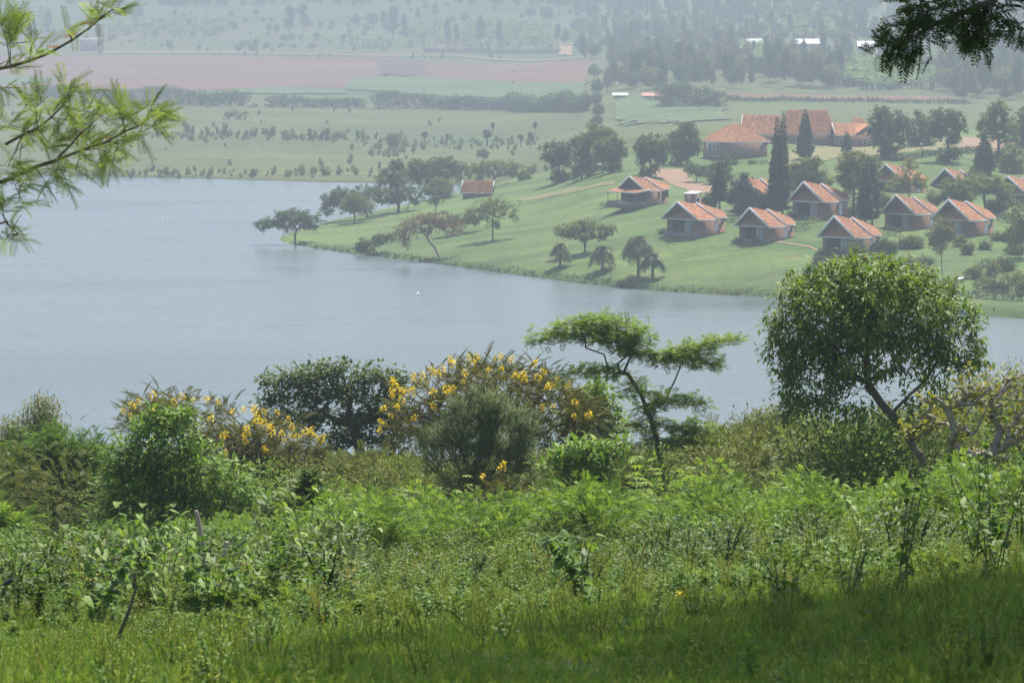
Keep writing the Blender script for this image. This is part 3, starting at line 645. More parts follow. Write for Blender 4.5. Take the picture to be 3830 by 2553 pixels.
tree('feathery_bush', 'feathery shrub with lime tips beside the slender flat-topped tree', 'bush', 84, [(2700, 1830), (2700, 1760)], [(2680, 1670, 110, 50), (2800, 1700, 130, 50), (2900, 1730, 140, 50), (2620, 1730, 100, 50)], 190, .05, 'frond', FR7, 8, .34, .13, 74, 'olive', up=.2, tint=(.3, 1.0))
tree('olive_bush', 'dense olive bush behind the bare crooked tree', 'bush', 90, [(3700, 1850), (3700, 1750)], [(3700, 1480, 150, 70), (3820, 1450, 120, 80), (3600, 1560, 160, 80), (3800, 1580, 160, 90), (3480, 1640, 160, 80), (3750, 1700, 200, 70), (3250, 1680, 170, 60)], 460, .08, 'leaf', LFs, 26, .125, .17, 75, 'olive', up=.2)
tree('olive_bush', 'greyish scrub bush between the leafy dome bush and the pencil bush', 'bush', 76, [(1250, 1950), (1250, 1850)], [(1120, 1800, 160, 60), (1320, 1780, 170, 60), (1480, 1790, 120, 70), (1220, 1860, 200, 60), (1430, 1860, 140, 50)], 320, .06, 'frond', FR7, 9, .3, .14, 76, 'olive', up=.2, tint=(.0, .7))
tree('leafy_bush', 'dark broad-leaved bush rising from the green thicket', 'bush', 50, [(1100, 2080), (1150, 1980)], [(1165, 1840, 50, 70), (1080, 1900, 90, 70), (1150, 1960, 110, 70), (1020, 1960, 70, 60)], 130, .04, 'leaf', T_heart(.8), 9, .14, .08, 77, 'dark', up=.2, tint=(.3, 1.0))
# crooked, nearly bare tree with zigzag limbs
cr, cpnt, cdd, co = tree('crooked_tree', 'crooked half-bare tree with pale zigzag limbs and few yellow-green leaves', 'tree', 47,
 [(3430, 2030), (3445, 1940), (3500, 1850), (3560, 1730), (3580, 1690)],
 [(3720, 1500, 130, 90), (3800, 1620, 110, 90), (3620, 1450, 110, 80), (3560, 1600, 120, 80), (3700, 1700, 150, 50), (3480, 1500, 60, 60), (3800, 1420, 60, 60), (3640, 1780, 100, 60), (3880, 1540, 60, 140)],
 230, .11, 'leaf', T_heart(.85, .2), 5, .07, .10, 81, 'coral', up=.1, bend=.32, rmin=.011, bark=BARKL, shell=.6, power=.42)
tree('crooked_tree', 'second leaning trunk rising behind the crooked half-bare tree', 'tree', 58, [(3500, 1900), (3480, 1800), (3440, 1700)], [(3480, 1560, 60, 60), (3420, 1620, 60, 50)], 25, .07, 'leaf', T_heart(.85, .2), 7, .1, .08, 82, 'coral', bend=.3)

# ------------------------------------------------------------------ thicket, scrub, weeds and grass (nobody could count these)
FB = T_frond(5, .50, .22, .25, seed=11)
def thicket():
    pr = [shrub_proto(100 + i, 1.15 + .12 * i, .62, FB, 420, .135, 'lime', tint=(.0, .85)) for i in range(4)] + [shrub_proto(110 + i, 1.1, .5, T_leaf2(.45, .2), 420, .11, k_, tint=(.0, .8)) for i, k_ in enumerate(('bush', 'dark'))]  # dark-leaved kind stands in for shaded gaps between the bushes
    r = np.random.default_rng(31); P, p = band(1350, 39, 62, r=r); n = len(P)
    # the front edge runs further down in the middle of the picture than at the sides
    idx = np.where(r.random(n) < .74, r.integers(0, 4, n), r.integers(4, 6, n))
    keep = ~((p < 900) & (P[:, 1] < 47)); P, idx = P[keep], idx[keep]; n = len(P)
    scatter('thicket', 'bright green thicket of feathery shrubs covering the slope', 'thicket', pr, P - [0, 0, .05], np.stack([r.normal(0, .1, n), r.normal(0, .1, n), r.uniform(0, 6.28, n)], -1), r.uniform(.55, 1.0, n) * (.88 + .2 * np.sin(P[:, 0] * .9 + P[:, 1] * .35) + .22 * np.sin(P[:, 0] * 2.3 + 1.7 * np.sin(P[:, 1] * .8))) * np.interp(P[:, 1], [39, 50, 56, 62], [.95, .95, .75, .5]) * np.interp(p[keep], [700, 1100, 2200], [.62, .80, .82]), idx)
thicket()
def backscrub():
    pr = [shrub_proto(120 + i, 2.0, 1.0, T_leaf(.45), 1500, .10, k, tint=(.1, .9)) for i, k in enumerate(('olive', 'dark', 'bush', 'olive'))] + [shrub_proto(130 + i, 1.9, 1.0, FR7, 420, .2, 'olive', tint=(.0, .8)) for i in range(2)]
    r = np.random.default_rng(32); P, p = band(740, 63, 118, r=r); n = len(P)
    lim = np.interp(p, [-100, 300, 450, 900, 1400, 1560, 2000, 2250, 2450, 2600, 2900, 3830], [1640, 1660, 1700, 1700, 1690, 1720, 1690, 1640, 1660, 1650, 1560, 1480])
    top = CZ - (lim - 60) * P[:, 1] / FPX; hmax = (top - P[:, 2]) / 2.1
    sc = np.minimum(r.uniform(.8, 2.0, n), hmax); k = sc > .35
    scatter('scrub', 'olive scrub covering the slope down to the lake', 'scrub', pr, P[k], np.stack([r.normal(0, .1, n), r.normal(0, .1, n), r.uniform(0, 6.28, n)], -1)[k], sc[k], r.integers(0, 6, n)[k])
    P, p = band(1000, 118, 268, r=r); n = len(P); sc = r.uniform(1.0, 1.9, n)
    scatter('lakeside_scrub', 'bushes growing along the near lake shore', 'scrub', pr, P, np.stack([0 * p, 0 * p, r.uniform(0, 6.28, n)], -1), sc, r.integers(0, 6, n))
backscrub()
def weeds():
    pr = [herb_proto(140 + i, .42 + .06 * i, 9, T_leaf(.3), 22, .05, 'herb') for i in range(3)] + [herb_proto(150 + i, .45, 5, T_leaf2(.5, .2), 14, .085, 'bush', tint=(.0, .8)) for i in range(3)] \
       + [herb_proto(160, .55, 4, T_heart(.85), 12, .10, 'bush', tint=(.0, .6)), herb_proto(161, .4, 8, FB, 8, .14, 'lime')] + [grass_proto(165 + i, 26, .42, .018, 'grass', .12, .35) for i in range(2)]
    r = np.random.default_rng(33); P, p = band(8200, 20.5, 46, r=r); n = len(P)
    u = r.random(n); idx = np.select([u < .48, u < .72, u < .82, u < .94], [r.integers(0, 3, n), r.integers(3, 6, n), np.full(n, 6), np.full(n, 7)], r.integers(8, 10, n))
    # patches of one kind
    pat = np.sin(P[:, 0] * 1.1 + P[:, 1] * .5) + np.sin(P[:, 1] * .9 - P[:, 0] * .7); idx = np.where((pat > .9) & (idx < 3), r.integers(3, 6, n), idx)
    lump = .5 + .5 * np.sin(P[:, 0] * 1.3 + 2 * np.sin(P[:, 1] * .45)) * np.sin(P[:, 1] * .8 + np.sin(P[:, 0] * .9))
    sc = r.uniform(.5, 1.1, n) * np.interp(P[:, 1], [20, 24, 30, 43], [.25, .5, .6, .75]) * (.6 + .9 * lump)
    scatter('weeds', 'waist-high weeds and herbs between the grass and the thicket', 'weeds', pr, P, np.stack([r.normal(0, .12, n), r.normal(0, .12, n), r.uniform(0, 6.28, n)], -1), sc, idx)
weeds()
def tall_herbs():
    pr = [herb_proto(180 + i, .8, 7, T_heart(.85), 17, .115, 'bush', .35, (.0, .75)) for i in range(3)] + [herb_proto(184 + i, .85, 8, T_leaf2(.45, .2), 22, .09, 'bush', .4, (.1, .9)) for i in range(2)] + [herb_proto(187, .8, 14, T_leaf(.28), 34, .05, 'herb', .45), herb_proto(188, .75, 12, T_leaf(.28), 34, .05, 'herb', .5), herb_proto(189, .7, 8, T_leaf2(.5, .2), 18, .08, 'coral', .4), shrub_proto(186, .8, .42, T_leaf2(.45, .2), 300, .10, 'dark', tint=(.0, .9))]  # last kind: dark leaf colour imitating shady gaps among the herbs
    r = np.random.default_rng(36); out = []; ix = []; ss = []
    for n, d0, d1, a, b_, s0, s1, kinds in ((330, 25, 46, -900, 1350, .4, .9, (0, 1, 2, 3, 4, 0, 1, 3, 6, 7, 8, 8, 8)), (140, 26, 42, 1300, 2700, .3, .6, (5, 6, 3, 4, 7, 8, 8)), (180, 28, 44, 2500, 4700, .4, .8, (3, 4, 5, 6, 0, 2, 8, 8)), (60, 20, 27, -300, 4100, .2, .45, (5, 6, 7, 3))):
        P, p = band(n, d0, d1, a, b_, r); out.append(P); ix += list(r.choice(kinds, n)); ss += list(r.uniform(s0, s1, n))
    P = np.concatenate(out); q_ = P[:, 0] / P[:, 1] * FPX + PW / 2; ok = ~((q_ > 640) & (q_ < 980) & (P[:, 1] < 36)); P = P[ok]; ix = np.array(ix)[ok]; ss = np.array(ss)[ok]; n = len(P)
    scatter('tall_herbs', 'tall leafy weeds standing in clumps before the thicket', 'weeds', pr, P, np.stack([r.normal(0, .15, n), r.normal(0, .15, n), r.uniform(0, 6.28, n)], -1), ss, ix)
tall_herbs()
def turf():
    pr = [grass_proto(170 + i, 44, .05 + .01 * i, .10, 'grass', .10, .75) for i in range(4)] + [grass_proto(176, 7, .11, .03, 'straw', .10, .45), grass_proto(177, 18, .055, .55, 'grass', .09, 1.3), grass_proto(178, 14, .06, .45, 'herb', .08, 1.2)]
    r = np.random.default_rng(34); P, p = band(44000, 7.5, 28, -1100, 4900, r=r); n = len(P)
    u = r.random(n); idx = np.select([u < .80, u < .84, u < .92], [r.integers(0, 4, n), np.full(n, 4), np.full(n, 5)], np.full(n, 6))
    k = r.random(n) < np.clip(.50 + .6 * np.sin(P[:, 0] * 1.9 + np.sin(P[:, 1] * 1.1)) * np.sin(P[:, 1] * 1.4), .55, 1)
    scatter('grass', 'short grass with small weeds on the near slope', 'grass', pr, P[k], np.stack([r.normal(0, .12, n), r.normal(0, .12, n), r.uniform(0, 6.28, n)], -1)[k], r.uniform(.6, 1.3, n)[k], idx[k])
turf()
def near_weeds():
    pr = [herb_proto(190 + i, .26, 6, T_leaf(.35), 14, .035, 'herb', .5) for i in range(2)] + [herb_proto(193, .24, 5, T_leaf2(.5, .2), 10, .05, 'bush', .5, (.0, .7)), herb_proto(194, .30, 7, T_leaf(.3), 16, .03, 'herb', .4), grass_proto(195, 20, .26, .02, 'grass', .08, .4), grass_proto(196, 7, .36, .012, 'straw', .08, .35)]
    r = np.random.default_rng(37); c, _ = band(85, 9.5, 21, -200, 4030, r); P = []
    for q in c:
        for _ in range(r.integers(2, 9)): x, y = q[0] + r.normal(0, .22), q[1] + r.normal(0, .4); P.append((x, y, gz(x, y)))
    P = np.array(P); n = len(P)
    scatter('grass_weeds', 'small mixed weeds and dry stalks dotted over the near grass', 'weeds', pr, P, np.stack([r.normal(0, .2, n), r.normal(0, .2, n), r.uniform(0, 6.28, n)], -1), r.uniform(.3, .8, n), r.choice(6, n, p=[.24, .24, .24, .16, .07, .05]))
near_weeds()
# ------------------------------------------------------------------ things close to the camera
# shade tree beside the viewpoint; only its drooping twigs reach into the picture
FS = T_frond(8, .34, .08, .3, seed=15)
hang = px_lobes(19.5, [(3480, 40, 110, 45), (3420, 120, 70, 55), (3360, 170, 45, 45), (3330, 215, 25, 20), (3600, 90, 110, 55), (3640, 140, 60, 40), (3560, 20, 110, 30), (3700, 40, 80, 50), (3810, 50, 60, 70), (3830, 110, 40, 50), (3440, 190, 25, 20), (3930, 0, 90, 60), (4050, -130, 100, 80), (4200, -280, 120, 90), (3900, -150, 90, 60)], .6)
sh, _, _, _ = tree('shade_tree', 'dark feathery tree whose twigs hang into the upper corner and shade the grass', 'tree', 17,
 [(6.6, 16.0, 0), (6.5, 16.0, 40.0), (6.2, 16.2, 42.0), (5.4, 16.6, 43.6)],
 [(3.8, 16.4, 44.8, 4.2, 6.0, 1.4), (3.5, 15.5, 45.6, 3.4, 5.0, .8), (5.8, 16.0, 45.2, 3.0, 4.5, 1.5), (3.6, 21.5, 44.8, 2.6, 3.5, 1.0), (5.5, 22.5, 44.5, 3.0, 3.6, 1.2), (2.6, 13.6, 43.9, 1.8, 2.4, .8)],
 1250, .17, 'frond', FS, 11, .34, .16, 91, 'dark', up=-.05, shell=.75, world=True, tint=(.0, .8), rmin=.006)
r = np.random.default_rng(93); hp, hd_, _ = lobes_points(hang, 140, r, .5); so0 = np.array(sh.location)
hpos, hpar, hcnt, _ = grow([(4.6, 18.6, 44.0), (4.2, 19.2, 43.0), list(at(4150, -330, 19.5)), list(at(3800, -60, 19.5)), list(at(3700, 10, 19.5)), list(at(3600, 50, 19.5)), list(at(3490, 95, 19.5)), list(at(3400, 150, 19.5))], hp, r, .08)
k = Acc(); limbs(k, hpos - so0, hpar, hcnt, .035, .004, 5, .6); obj('hanging_branch', k.mesh('hanging_branch', BARK, True), None, sh)
k = Acc(); n = 140 * 7; i = np.repeat(np.arange(140), 7); stamp(k, T_frond(7, .40, .12, .3, seed=16), hp[i] + r.normal(size=(n, 3)) * .04 - so0, frames(nrm(hd_[i] + r.normal(size=(n, 3)) * .6 + [-.2, 0, -.25]), roll=r.uniform(-1, 1, n)), .10 * r.uniform(.7, 1.3, n), np.clip(r.normal(.35, .2, n), 0, 1)); obj('hanging_leaves', k.mesh('hanging_leaves', FOL['dark']), None, sh)
# silky oak: two boughs reach in from outside the frame
guide = [(-700, 560), (-420, 470), (-220, 350), (-60, 268), (40, 248), (110, 228), (190, 196), (270, 150), (330, 108), (385, 60), (425, 35)], [(-500, 900), (-260, 790), (-60, 700), (40, 668), (130, 625), (215, 598), (300, 563), (400, 530), (470, 490), (530, 465)], [(215, 590), (262, 545), (305, 495), (350, 458)], [(20, 540), (70, 512), (140, 480), (190, 440), (235, 395), (262, 360)], [(-200, 900), (-80, 860), (20, 830)]
tips_px = [(424,38),(415,50),(370,82),(337,92),(60,114),(33,163),(20,140),(114,196),(136,190),(261,125),(272,348),(262,330),(239,381),(225,400),(120,392),(158,375),(135,410),(381,424),(370,405),(395,440),(452,408),(470,430),(544,413),(560,425),(582,430),(600,440),(588,468),(560,480),(522,479),(500,470),(245,446),(220,430),(305,479),(330,470),(280,500),(136,490),(110,500),(87,479),(27,479),(261,522),(240,530),(190,549),(170,520),(403,533),(430,520),(392,588),(380,570),(359,615),(400,600),(65,577),(40,600),(218,642),(180,669),(200,620),(261,664),(33,680),(65,750),(50,880),(33,815),(10,760),(15,900),(80,700),(120,650),(300,590),(330,560),(470,500),(10,70),(35,95),(15,250),(0,330)]
so_, sp3, _, so3_ = tree('silky_oak', 'silky oak boughs with ferny yellow-green leaves in the upper corner', 'tree', 19.5,
 [(-6.6, 19.0, 0), (-6.6, 19.1, 39.5), (-6.3, 19.3, 41.2), (-5.8, 19.4, 43.5), (-5.9, 19.3, 46)],
 [(-6.0, 19.4, 44.8, 1.5, 1.5, 2.0), (-6.4, 19, 42.6, 1.2, 1.5, 1.2)],
 70, .10, 'frond', T_frond(10, .36, .045, .12, .5, seed=17), 6, .18, .06, 92, 'silky', up=.25, out=.5, world=True, tint=(.1, 1.0), rmin=.006)
r = np.random.default_rng(94); FK = T_frond(15, .30, .035, .16, .55, seed=18); tw = np.array(tips_px, float); gsets = [[] for _ in guide]
for q in tw:
    dd = [min(math.hypot(q[0] - a, q[1] - b) for a, b in g) for g in guide]; gsets[int(np.argmin(dd))].append(q)
kb, kl = Acc(), Acc()
for g, qs, rad in zip(guide, gsets, (.016, .018, .009, .011, .008)):
    gp = np.array([list(at(a, b, 19.5)) for a, b in g]); kb.tube(gp - so3_, np.linspace(rad, .004, len(gp)), 6)
    if not qs: continue
    tp_ = np.array([list(at(a + r.normal(0, 14), b + r.normal(0, 12), 19.5 + r.normal(0, .22))) for a, b in qs for _ in range(2)])
    hpos, hpar, hcnt, _ = grow(gp, tp_, r, .05); limbs(kb, hpos - so3_, hpar, hcnt, .006, .0028, 4, .5)
    n = len(tp_) * 4; i = np.repeat(np.arange(len(tp_)), 4); away = nrm(tp_[i] - gp[np.argmin(np.linalg.norm(tp_[i][:, None] - gp[None], axis=-1), axis=1)] + 1e-4)
    stamp(kl, FK, tp_[i] - so3_ + r.normal(size=(n, 3)) * .01, frames(nrm(away * .7 + r.normal(size=(n, 3)) * .5 + [.35, 0, .25]), roll=r.uniform(-.8, .8, n)), .15 * r.uniform(.7, 1.25, n), np.clip(r.normal(.55, .28, n), 0, 1))
obj('boughs', kb.mesh('boughs', BARK, True), None, so_); obj('bough_leaves', kl.mesh('bough_leaves', FOL['silky']), None, so_)
fb = Acc(); r = np.random.default_rng(4); n = 60
fb.add  # brush-like blossom
a = r.uniform(0, 6.28, n); P = np.stack([r.uniform(-.07, .07, n), r.normal(0, .008, n), np.zeros(n)], -1); d = nrm(np.stack([r.normal(0, .3, n), r.normal(0, .6, n), np.abs(r.normal(.8, .3, n))], -1))
stamp(fb, T_leaf(.12, 0, 0), P, frames(d), .04, r.uniform(0, 1, n)); fb.tube([(0, 0, -.05), (0, 0, 0)], .003, 4, .1, False)
BL = fb.mesh('blossom', foliage('orange_blossom', (.22, .10, .02), (.30, .15, .03), (.34, .20, .05), .2))
for x, y in ((262, 140), (200, 182), (335, 94), (398, 522)):
    o = obj('blossom', BL, None, so_); o.location = at(x, y, 19.5) - so3_; o.scale = (.6, .6, .7); o.rotation_euler = (r.normal(0, .2), r.normal(0, .2), r.uniform(-.5, .5))
# broad-leaved plants, each leaf its own piece
HM = []
for i, c in enumerate((.05, .35, .6)):
    a = Acc(); a.add(T_heart(.85, .3)[0], T_heart()[1], c); HM.append(a.mesh('heart_leaf', FOL['bush']))
LM = []
for i, c in enumerate((.3, .65, 1.0)):
    a = Acc(); a.add(T_leaf2(.42, .25)[0], T_leaf2()[1], c); LM.append(a.mesh('leaf', FOL['bush']))
STEM = plain('green_brown_stem', (.09, .085, .04), .8, .3, 20)
def leafy_plant(label, px, D, h, stems, per, size, mes, seed, spread=.6, lean=0.0, group=None):
    r = np.random.default_rng(seed); b = spot(px, D); root = empty('leafy_plant', b); tag(root, label, 'plant', group)
    for s in range(stems):
        a = r.uniform(0, 6.28); tip = np.array([math.cos(a) * spread * h * r.uniform(.3, 1) + lean * h, math.sin(a) * spread * h * .8, h * r.uniform(.75, 1.05)])
        mid = tip * .5 + np.array([r.normal(0, .06) * h, r.normal(0, .06) * h, h * .1]); b0 = np.array([r.normal(0, .07), r.normal(0, .07), -.08]); st = Acc(); tt = np.linspace(0, 1, 6)[:, None]; st.tube((1 - tt) ** 2 * b0 + 2 * tt * (1 - tt) * mid + tt ** 2 * tip, np.linspace(.0055, .002, 6), 5); so = obj('stem', st.mesh('stem', STEM), None, root)
        for k in range(per):
            t = .12 + .88 * (k + r.random()) / per; p = (1 - t) ** 2 * b0 + (2 * t * (1 - t)) * mid + t * t * tip; a2 = k * 2.4 + r.normal(0, .4)
            f = frames(np.array([[math.cos(a2), math.sin(a2), r.uniform(-.6, .15)]]))[0]; z = size * r.uniform(.65, 1.2) * (1.15 - .5 * t)
            o = obj('leaf', mes[r.integers(0, 3)], None, root); m_ = (Matrix(f.tolist()) @ Matrix.Diagonal((z, z, z))).to_4x4(); m_.translation = Vector(p); o.matrix_local = m_
    return root
leafy_plant('large heart-leaved plant with dark hollow leaves left of the dead pole', 470, 27, 1.0, 8, 16, 0.132, HM, 1)
leafy_plant('shorter heart-leaved plant in front of the large heart-leaved one', 330, 24, .70, 7, 14, 0.112, HM, 2)
leafy_plant('upright leafy stems just beside the large heart-leaved plant', 600, 26, .85, 7, 13, 0.152, LM, 3)
leafy_plant('heart-leaved plant growing at the foot of the dead pole', 760, 25, .72, 7, 15, 0.122, HM, 4)
leafy_plant('round-leaved plant under the cut stump', 985, 26, .62, 7, 15, 0.112, HM, 5)
leafy_plant('tall pointed-leaf plant at the near edge of the thicket', 1150, 31, 1.15, 7, 15, 0.165, LM, 6)
leafy_plant('bushy pointed-leaf plant beside the tall pointed-leaf one', 1270, 32, .9, 7, 13, 0.152, LM, 7)
leafy_plant('pale leafy plant alone in the weeds below the bright thicket', 2190, 24, .62, 7, 14, 0.122, HM, 8)
leafy_plant('leafy shoot in the shade edge, nearest plant under the round-crowned tree', 2960, 19.5, .42, 5, 15, 0.063, HM, 9)
leafy_plant('dark leafy plant in the shade below the crooked tree', 3200, 19, .48, 6, 12, .08, LM, 10, .5)
leafy_plant('tall shaded stem with big drooping leaves below the crooked tree', 3410, 18, .82, 3, 20, 0.074, HM, 12, .22)
leafy_plant('shaded leafy bush at the picture edge below the crooked tree', 3730, 22, 1.0, 9, 17, 0.081, HM, 13, .5)
leafy_plant('yellow-tipped leafy plant in the weeds before the crooked tree trunk', 3290, 30, .95, 8, 13, 0.152, LM, 14)
def castor_me():
    a = Acc(); V = [(0, 0, 0)]; F = []
    for i in range(8):
        t = (i - 3.5) * .72; l = 1 - .28 * abs(i - 3.5) / 3.5; k = len(V); c, q = math.cos(t), math.sin(t)
        V += [(c * l * .45 - q * .13, q * l * .45 + c * .13, .04), (c * l, q * l, -.16), (c * l * .45 + q * .13, q * l * .45 - c * .13, .04)]; F += [(0, k + 2, k + 1), (0, k + 1, k)]
    a.add(V, F, .75); return a.mesh('palmate_leaf', FOL['lime'])
CAST = [castor_me()] * 3
STEM0 = STEM; STEM = plain('reddish_stem', (.22, .07, .04), .7, .3, 20)
leafy_plant('castor plant with red stems highest in the thicket under the flat-topped tree', 2400, 56, 1.65, 4, 8, .20, CAST, 15, .35)
leafy_plant('castor plant with red stems second in the thicket row', 2475, 55, 1.6, 4, 8, .20, CAST, 16, .35)
leafy_plant('castor plant with red stems farthest from the yellow-flowered tree', 2560, 55, 1.45, 4, 7, .19, CAST, 17, .35)
leafy_plant('young castor plant alone in the thicket below the pencil bush', 1770, 48, 1.3, 2, 6, .17, CAST, 18, .3)
STEM = STEM0
for i, (x, y) in enumerate(((2543, 2232), (2572, 2246))):
    b = at(x, y, 21.5); o = obj('wild_flower', FLOWER); o.location = b; o.scale = (.35, .35, .2); tag(o, ['higher of two small orange flowers in the weeds at the shade edge', 'lower of two small orange flowers in the weeds at the shade edge'][i], 'flower')
# dead wood
WOOD = plain('weathered_wood', (.34, .29, .23), .9, .35, 14, .2, .01)
def px_line(name, label, cat, D, pts, rad, mat, n=8):
    P = [at(a, b, D + (q[0] if q else 0)) for a, b, *q in pts]; base = np.array(P[0])
    k = Acc(); k.tube(np.array(P) - base, rad, n); o = obj(name, k.mesh(name, mat, True)); o.location = base; return tag(o, label, cat)
px_line('dead_pole', 'pale leaning dead pole sticking out of the weeds', 'pole', 33, [(776, 2215), (774, 2150), (765, 2080), (752, 2000), (742, 1950), (734, 1908)], [.034, .032, .031, .028, .026, .022], WOOD)
px_line('branch_stub', 'brown cut branch stub beside the pale dead pole', 'branch', 33.5, [(800, 2190), (828, 2130), (838, 2080), (848, 2025)], [.032, .032, .026, .024], WOOD)
px_line('branch_stub', 'short forked branch stub beside the cut stump', 'branch', 33.2, [(858, 2190), (885, 2130), (902, 2100), (905, 2082)], [.026, .026, .02, .018], WOOD)
px_line('cut_stump', 'short thick cut stump among the dead sticks', 'stump', 33.0, [(905, 2210), (908, 2150), (915, 2105)], [.055, .052, .05], plain('stump_wood', (.20, .11, .07), .9, .4, 20))
px_line('fallen_stick', 'thin bent stick lying across the foot of the dead pole', 'stick', 32.6, [(890, 2178), (830, 2120), (760, 2095), (695, 2040)], [.017, .015, .012, .007], WOOD)
px_line('fallen_stick', 'short stick lying below the pale dead pole', 'stick', 32.4, [(715, 2168), (760, 2160), (790, 2162)], [.013, .014, .012], WOOD)
px_line('dry_stem', 'thin dark curved stem leaning over the grass', 'stem', 17, [(398, 2500), (435, 2400), (480, 2290), (508, 2200), (505, 2140)], [.012, .011, .010, .007, .004], plain('dark_stem', (.10, .075, .05), .9, .3, 20))
for i, (a, b, c, d_) in enumerate([(2330, 2330, 2420, 2020), (2310, 2300, 2370, 2120), (455, 2500, 510, 2260), (3090, 2480, 3160, 2150), (880, 2420, 935, 2280)]):
    px_line('grass_stalk', ['tallest dry grass stalk before the bright thicket', 'short dry grass stalk beside the tallest one', 'straw stalk beside the thin dark curved stem', 'straw stalk rising from the shaded grass', 'straw stalk below the round-leaved plant'][i], 'grass stalk', 22 - 2 * (i in (2, 3)), [(a, b), ((a + c) / 2 - 12, (b + d_) / 2), (c, d_)], [.005, .004, .007], FOL['straw'], 5)
# birds
def bird(label, P, size, c, yaw, wing):
    m_ = plain('plumage', c, .8, .2, 40); root = empty('bird', P, yaw); tag(root, label, 'bird')
    k = Acc(); k.tube([(-.5, 0, .18), (-.28, 0, .26), (0, 0, .36), (.22, 0, .52), (.34, 0, .66), (.46, 0, .70), (.56, 0, .68)], [.05, .17, .25, .22, .15, .13, .04], 10); obj('body', scale_me(k, size).mesh('body', m_, True), None, root)
    k = Acc(); k.tube([(-.45, 0, .18), (-.95, 0, .04)], [.06, .03], 6); obj('tail', scale_me(k, size).mesh('tail', plain('tail_feathers', wing, .8), True), None, root)
    k = Acc(); k.tube([(.54, 0, .68), (.70, 0, .64)], [.04, .005], 6); obj('beak', scale_me(k, size).mesh('beak', plain('beak', (.05, .05, .05))), None, root)
    for s in (-1, 1):
        k = Acc(); k.slab([(.15, s * .22, .45), (-.5, s * .16, .22), (-.4, s * .24, .3), (.1, s * .27, .34)], .03); obj('wing', scale_me(k, size).mesh('wing', plain('wing_feathers', wing, .8)), None, root)
        k = Acc(); k.tube([(0, s * .08, .2), (.02, s * .08, 0)], .02, 5); obj('leg', scale_me(k, size).mesh('leg', plain('bird_leg', (.1, .07, .05))), None, root)
def scale_me(k, s): k.v = [v * s for v in k.v]; return k
bird('small yellow-orange bird perched on top of the round-crowned tree', at(3233, 972, 66), .13, (.55, .26, .03), 2.6, (.10, .09, .03))
bird('small black bird in the weeds at the picture edge', at(30, 2190, 24), .075, (.015, .015, .02), .3, (.012, .012, .015))
# ------------------------------------------------------------------ the lodge on the far bank
def tile_mat():
    m, N, L, b = newmat('clay_roof_tiles')
    f1 = noise(N, L, 1.6, 4, .65); f2 = noise(N, L, 6.0, 3, .7); at_ = N.new('ShaderNodeAttribute'); at_.attribute_name = 'tint'
    c = ramp(N, L, f2, [(.28, (.22, .10, .055)), (.5, (.40, .175, .085)), (.72, (.52, .27, .14))])
    c = mix(N, L, c, (.16, .085, .065), mixf(N, L, f1, .50, .72, .65)); c = mix(N, L, c, ramp(N, L, at_.outputs['Fac'], [(0, (.55, .55, .55)), (1, (1.35, 1.35, 1.35))]), 1.0, 'MULTIPLY')
    oi = N.new('ShaderNodeObjectInfo'); c = mix(N, L, c, ramp(N, L, oi.outputs['Random'], [(0, (.78, .80, .82)), (.5, (1, 1, 1)), (1, (1.15, 1.08, 1.0))]), 1.0, 'MULTIPLY')
    c = mix(N, L, c, (.10, .085, .07), mixf(N, L, noise(N, L, .45, 5, .7, dist=.8), .52, .8, .7))
    L.new(c, b.inputs['Base Color']); b.inputs['Roughness'].default_value = .85; b.inputs['Specular IOR Level'].default_value = .2
    return m
def brick_mat(name, c1, c2):
    m, N, L, b = newmat(name); bt = N.new('ShaderNodeTexBrick'); tc = N.new('ShaderNodeTexCoord'); mp = N.new('ShaderNodeMapping')
    mp.inputs['Rotation'].default_value = (R(90), 0, 0); L.new(tc.outputs['Object'], mp.inputs[0]); L.new(mp.outputs[0], bt.inputs['Vector'])
    bt.inputs['Scale'].default_value = 2.0; bt.inputs['Color1'].default_value = rgba(c1); bt.inputs['Color2'].default_value = rgba(c2); bt.inputs['Mortar'].default_value = (.22, .18, .15, 1); bt.inputs['Mortar Size'].default_value = .03
    c = mix(N, L, bt.outputs[0], (.10, .06, .05), mixf(N, L, noise(N, L, .7, 5, .7), .5, .75, .5))
    L.new(c, b.inputs['Base Color']); b.inputs['Roughness'].default_value = .9; b.inputs['Specular IOR Level'].default_value = .15; return m
TILE = tile_mat(); BRICK = brick_mat('red_brick', (.23, .115, .07), (.30, .155, .095)); BRICK2 = brick_mat('rough_brick', (.27, .16, .11), (.33, .205, .14))
WHITE = plain('white_paint', (.66, .68, .69), .6, .08, 4); GREYW = plain('grey_white_paint', (.60, .63, .64), .6, .1, 4); DARKG = plain('dark_glass', (.03, .035, .04), .15, .1, 1, .5); STONE = plain('stone_plinth', (.20, .16, .14), .95, .4, 2.5); TIMB = plain('timber_post', (.20, .16, .13), .9, .3, 6); SOFF = plain('beige_soffit', (.36, .32, .26), .9, .15, 3)
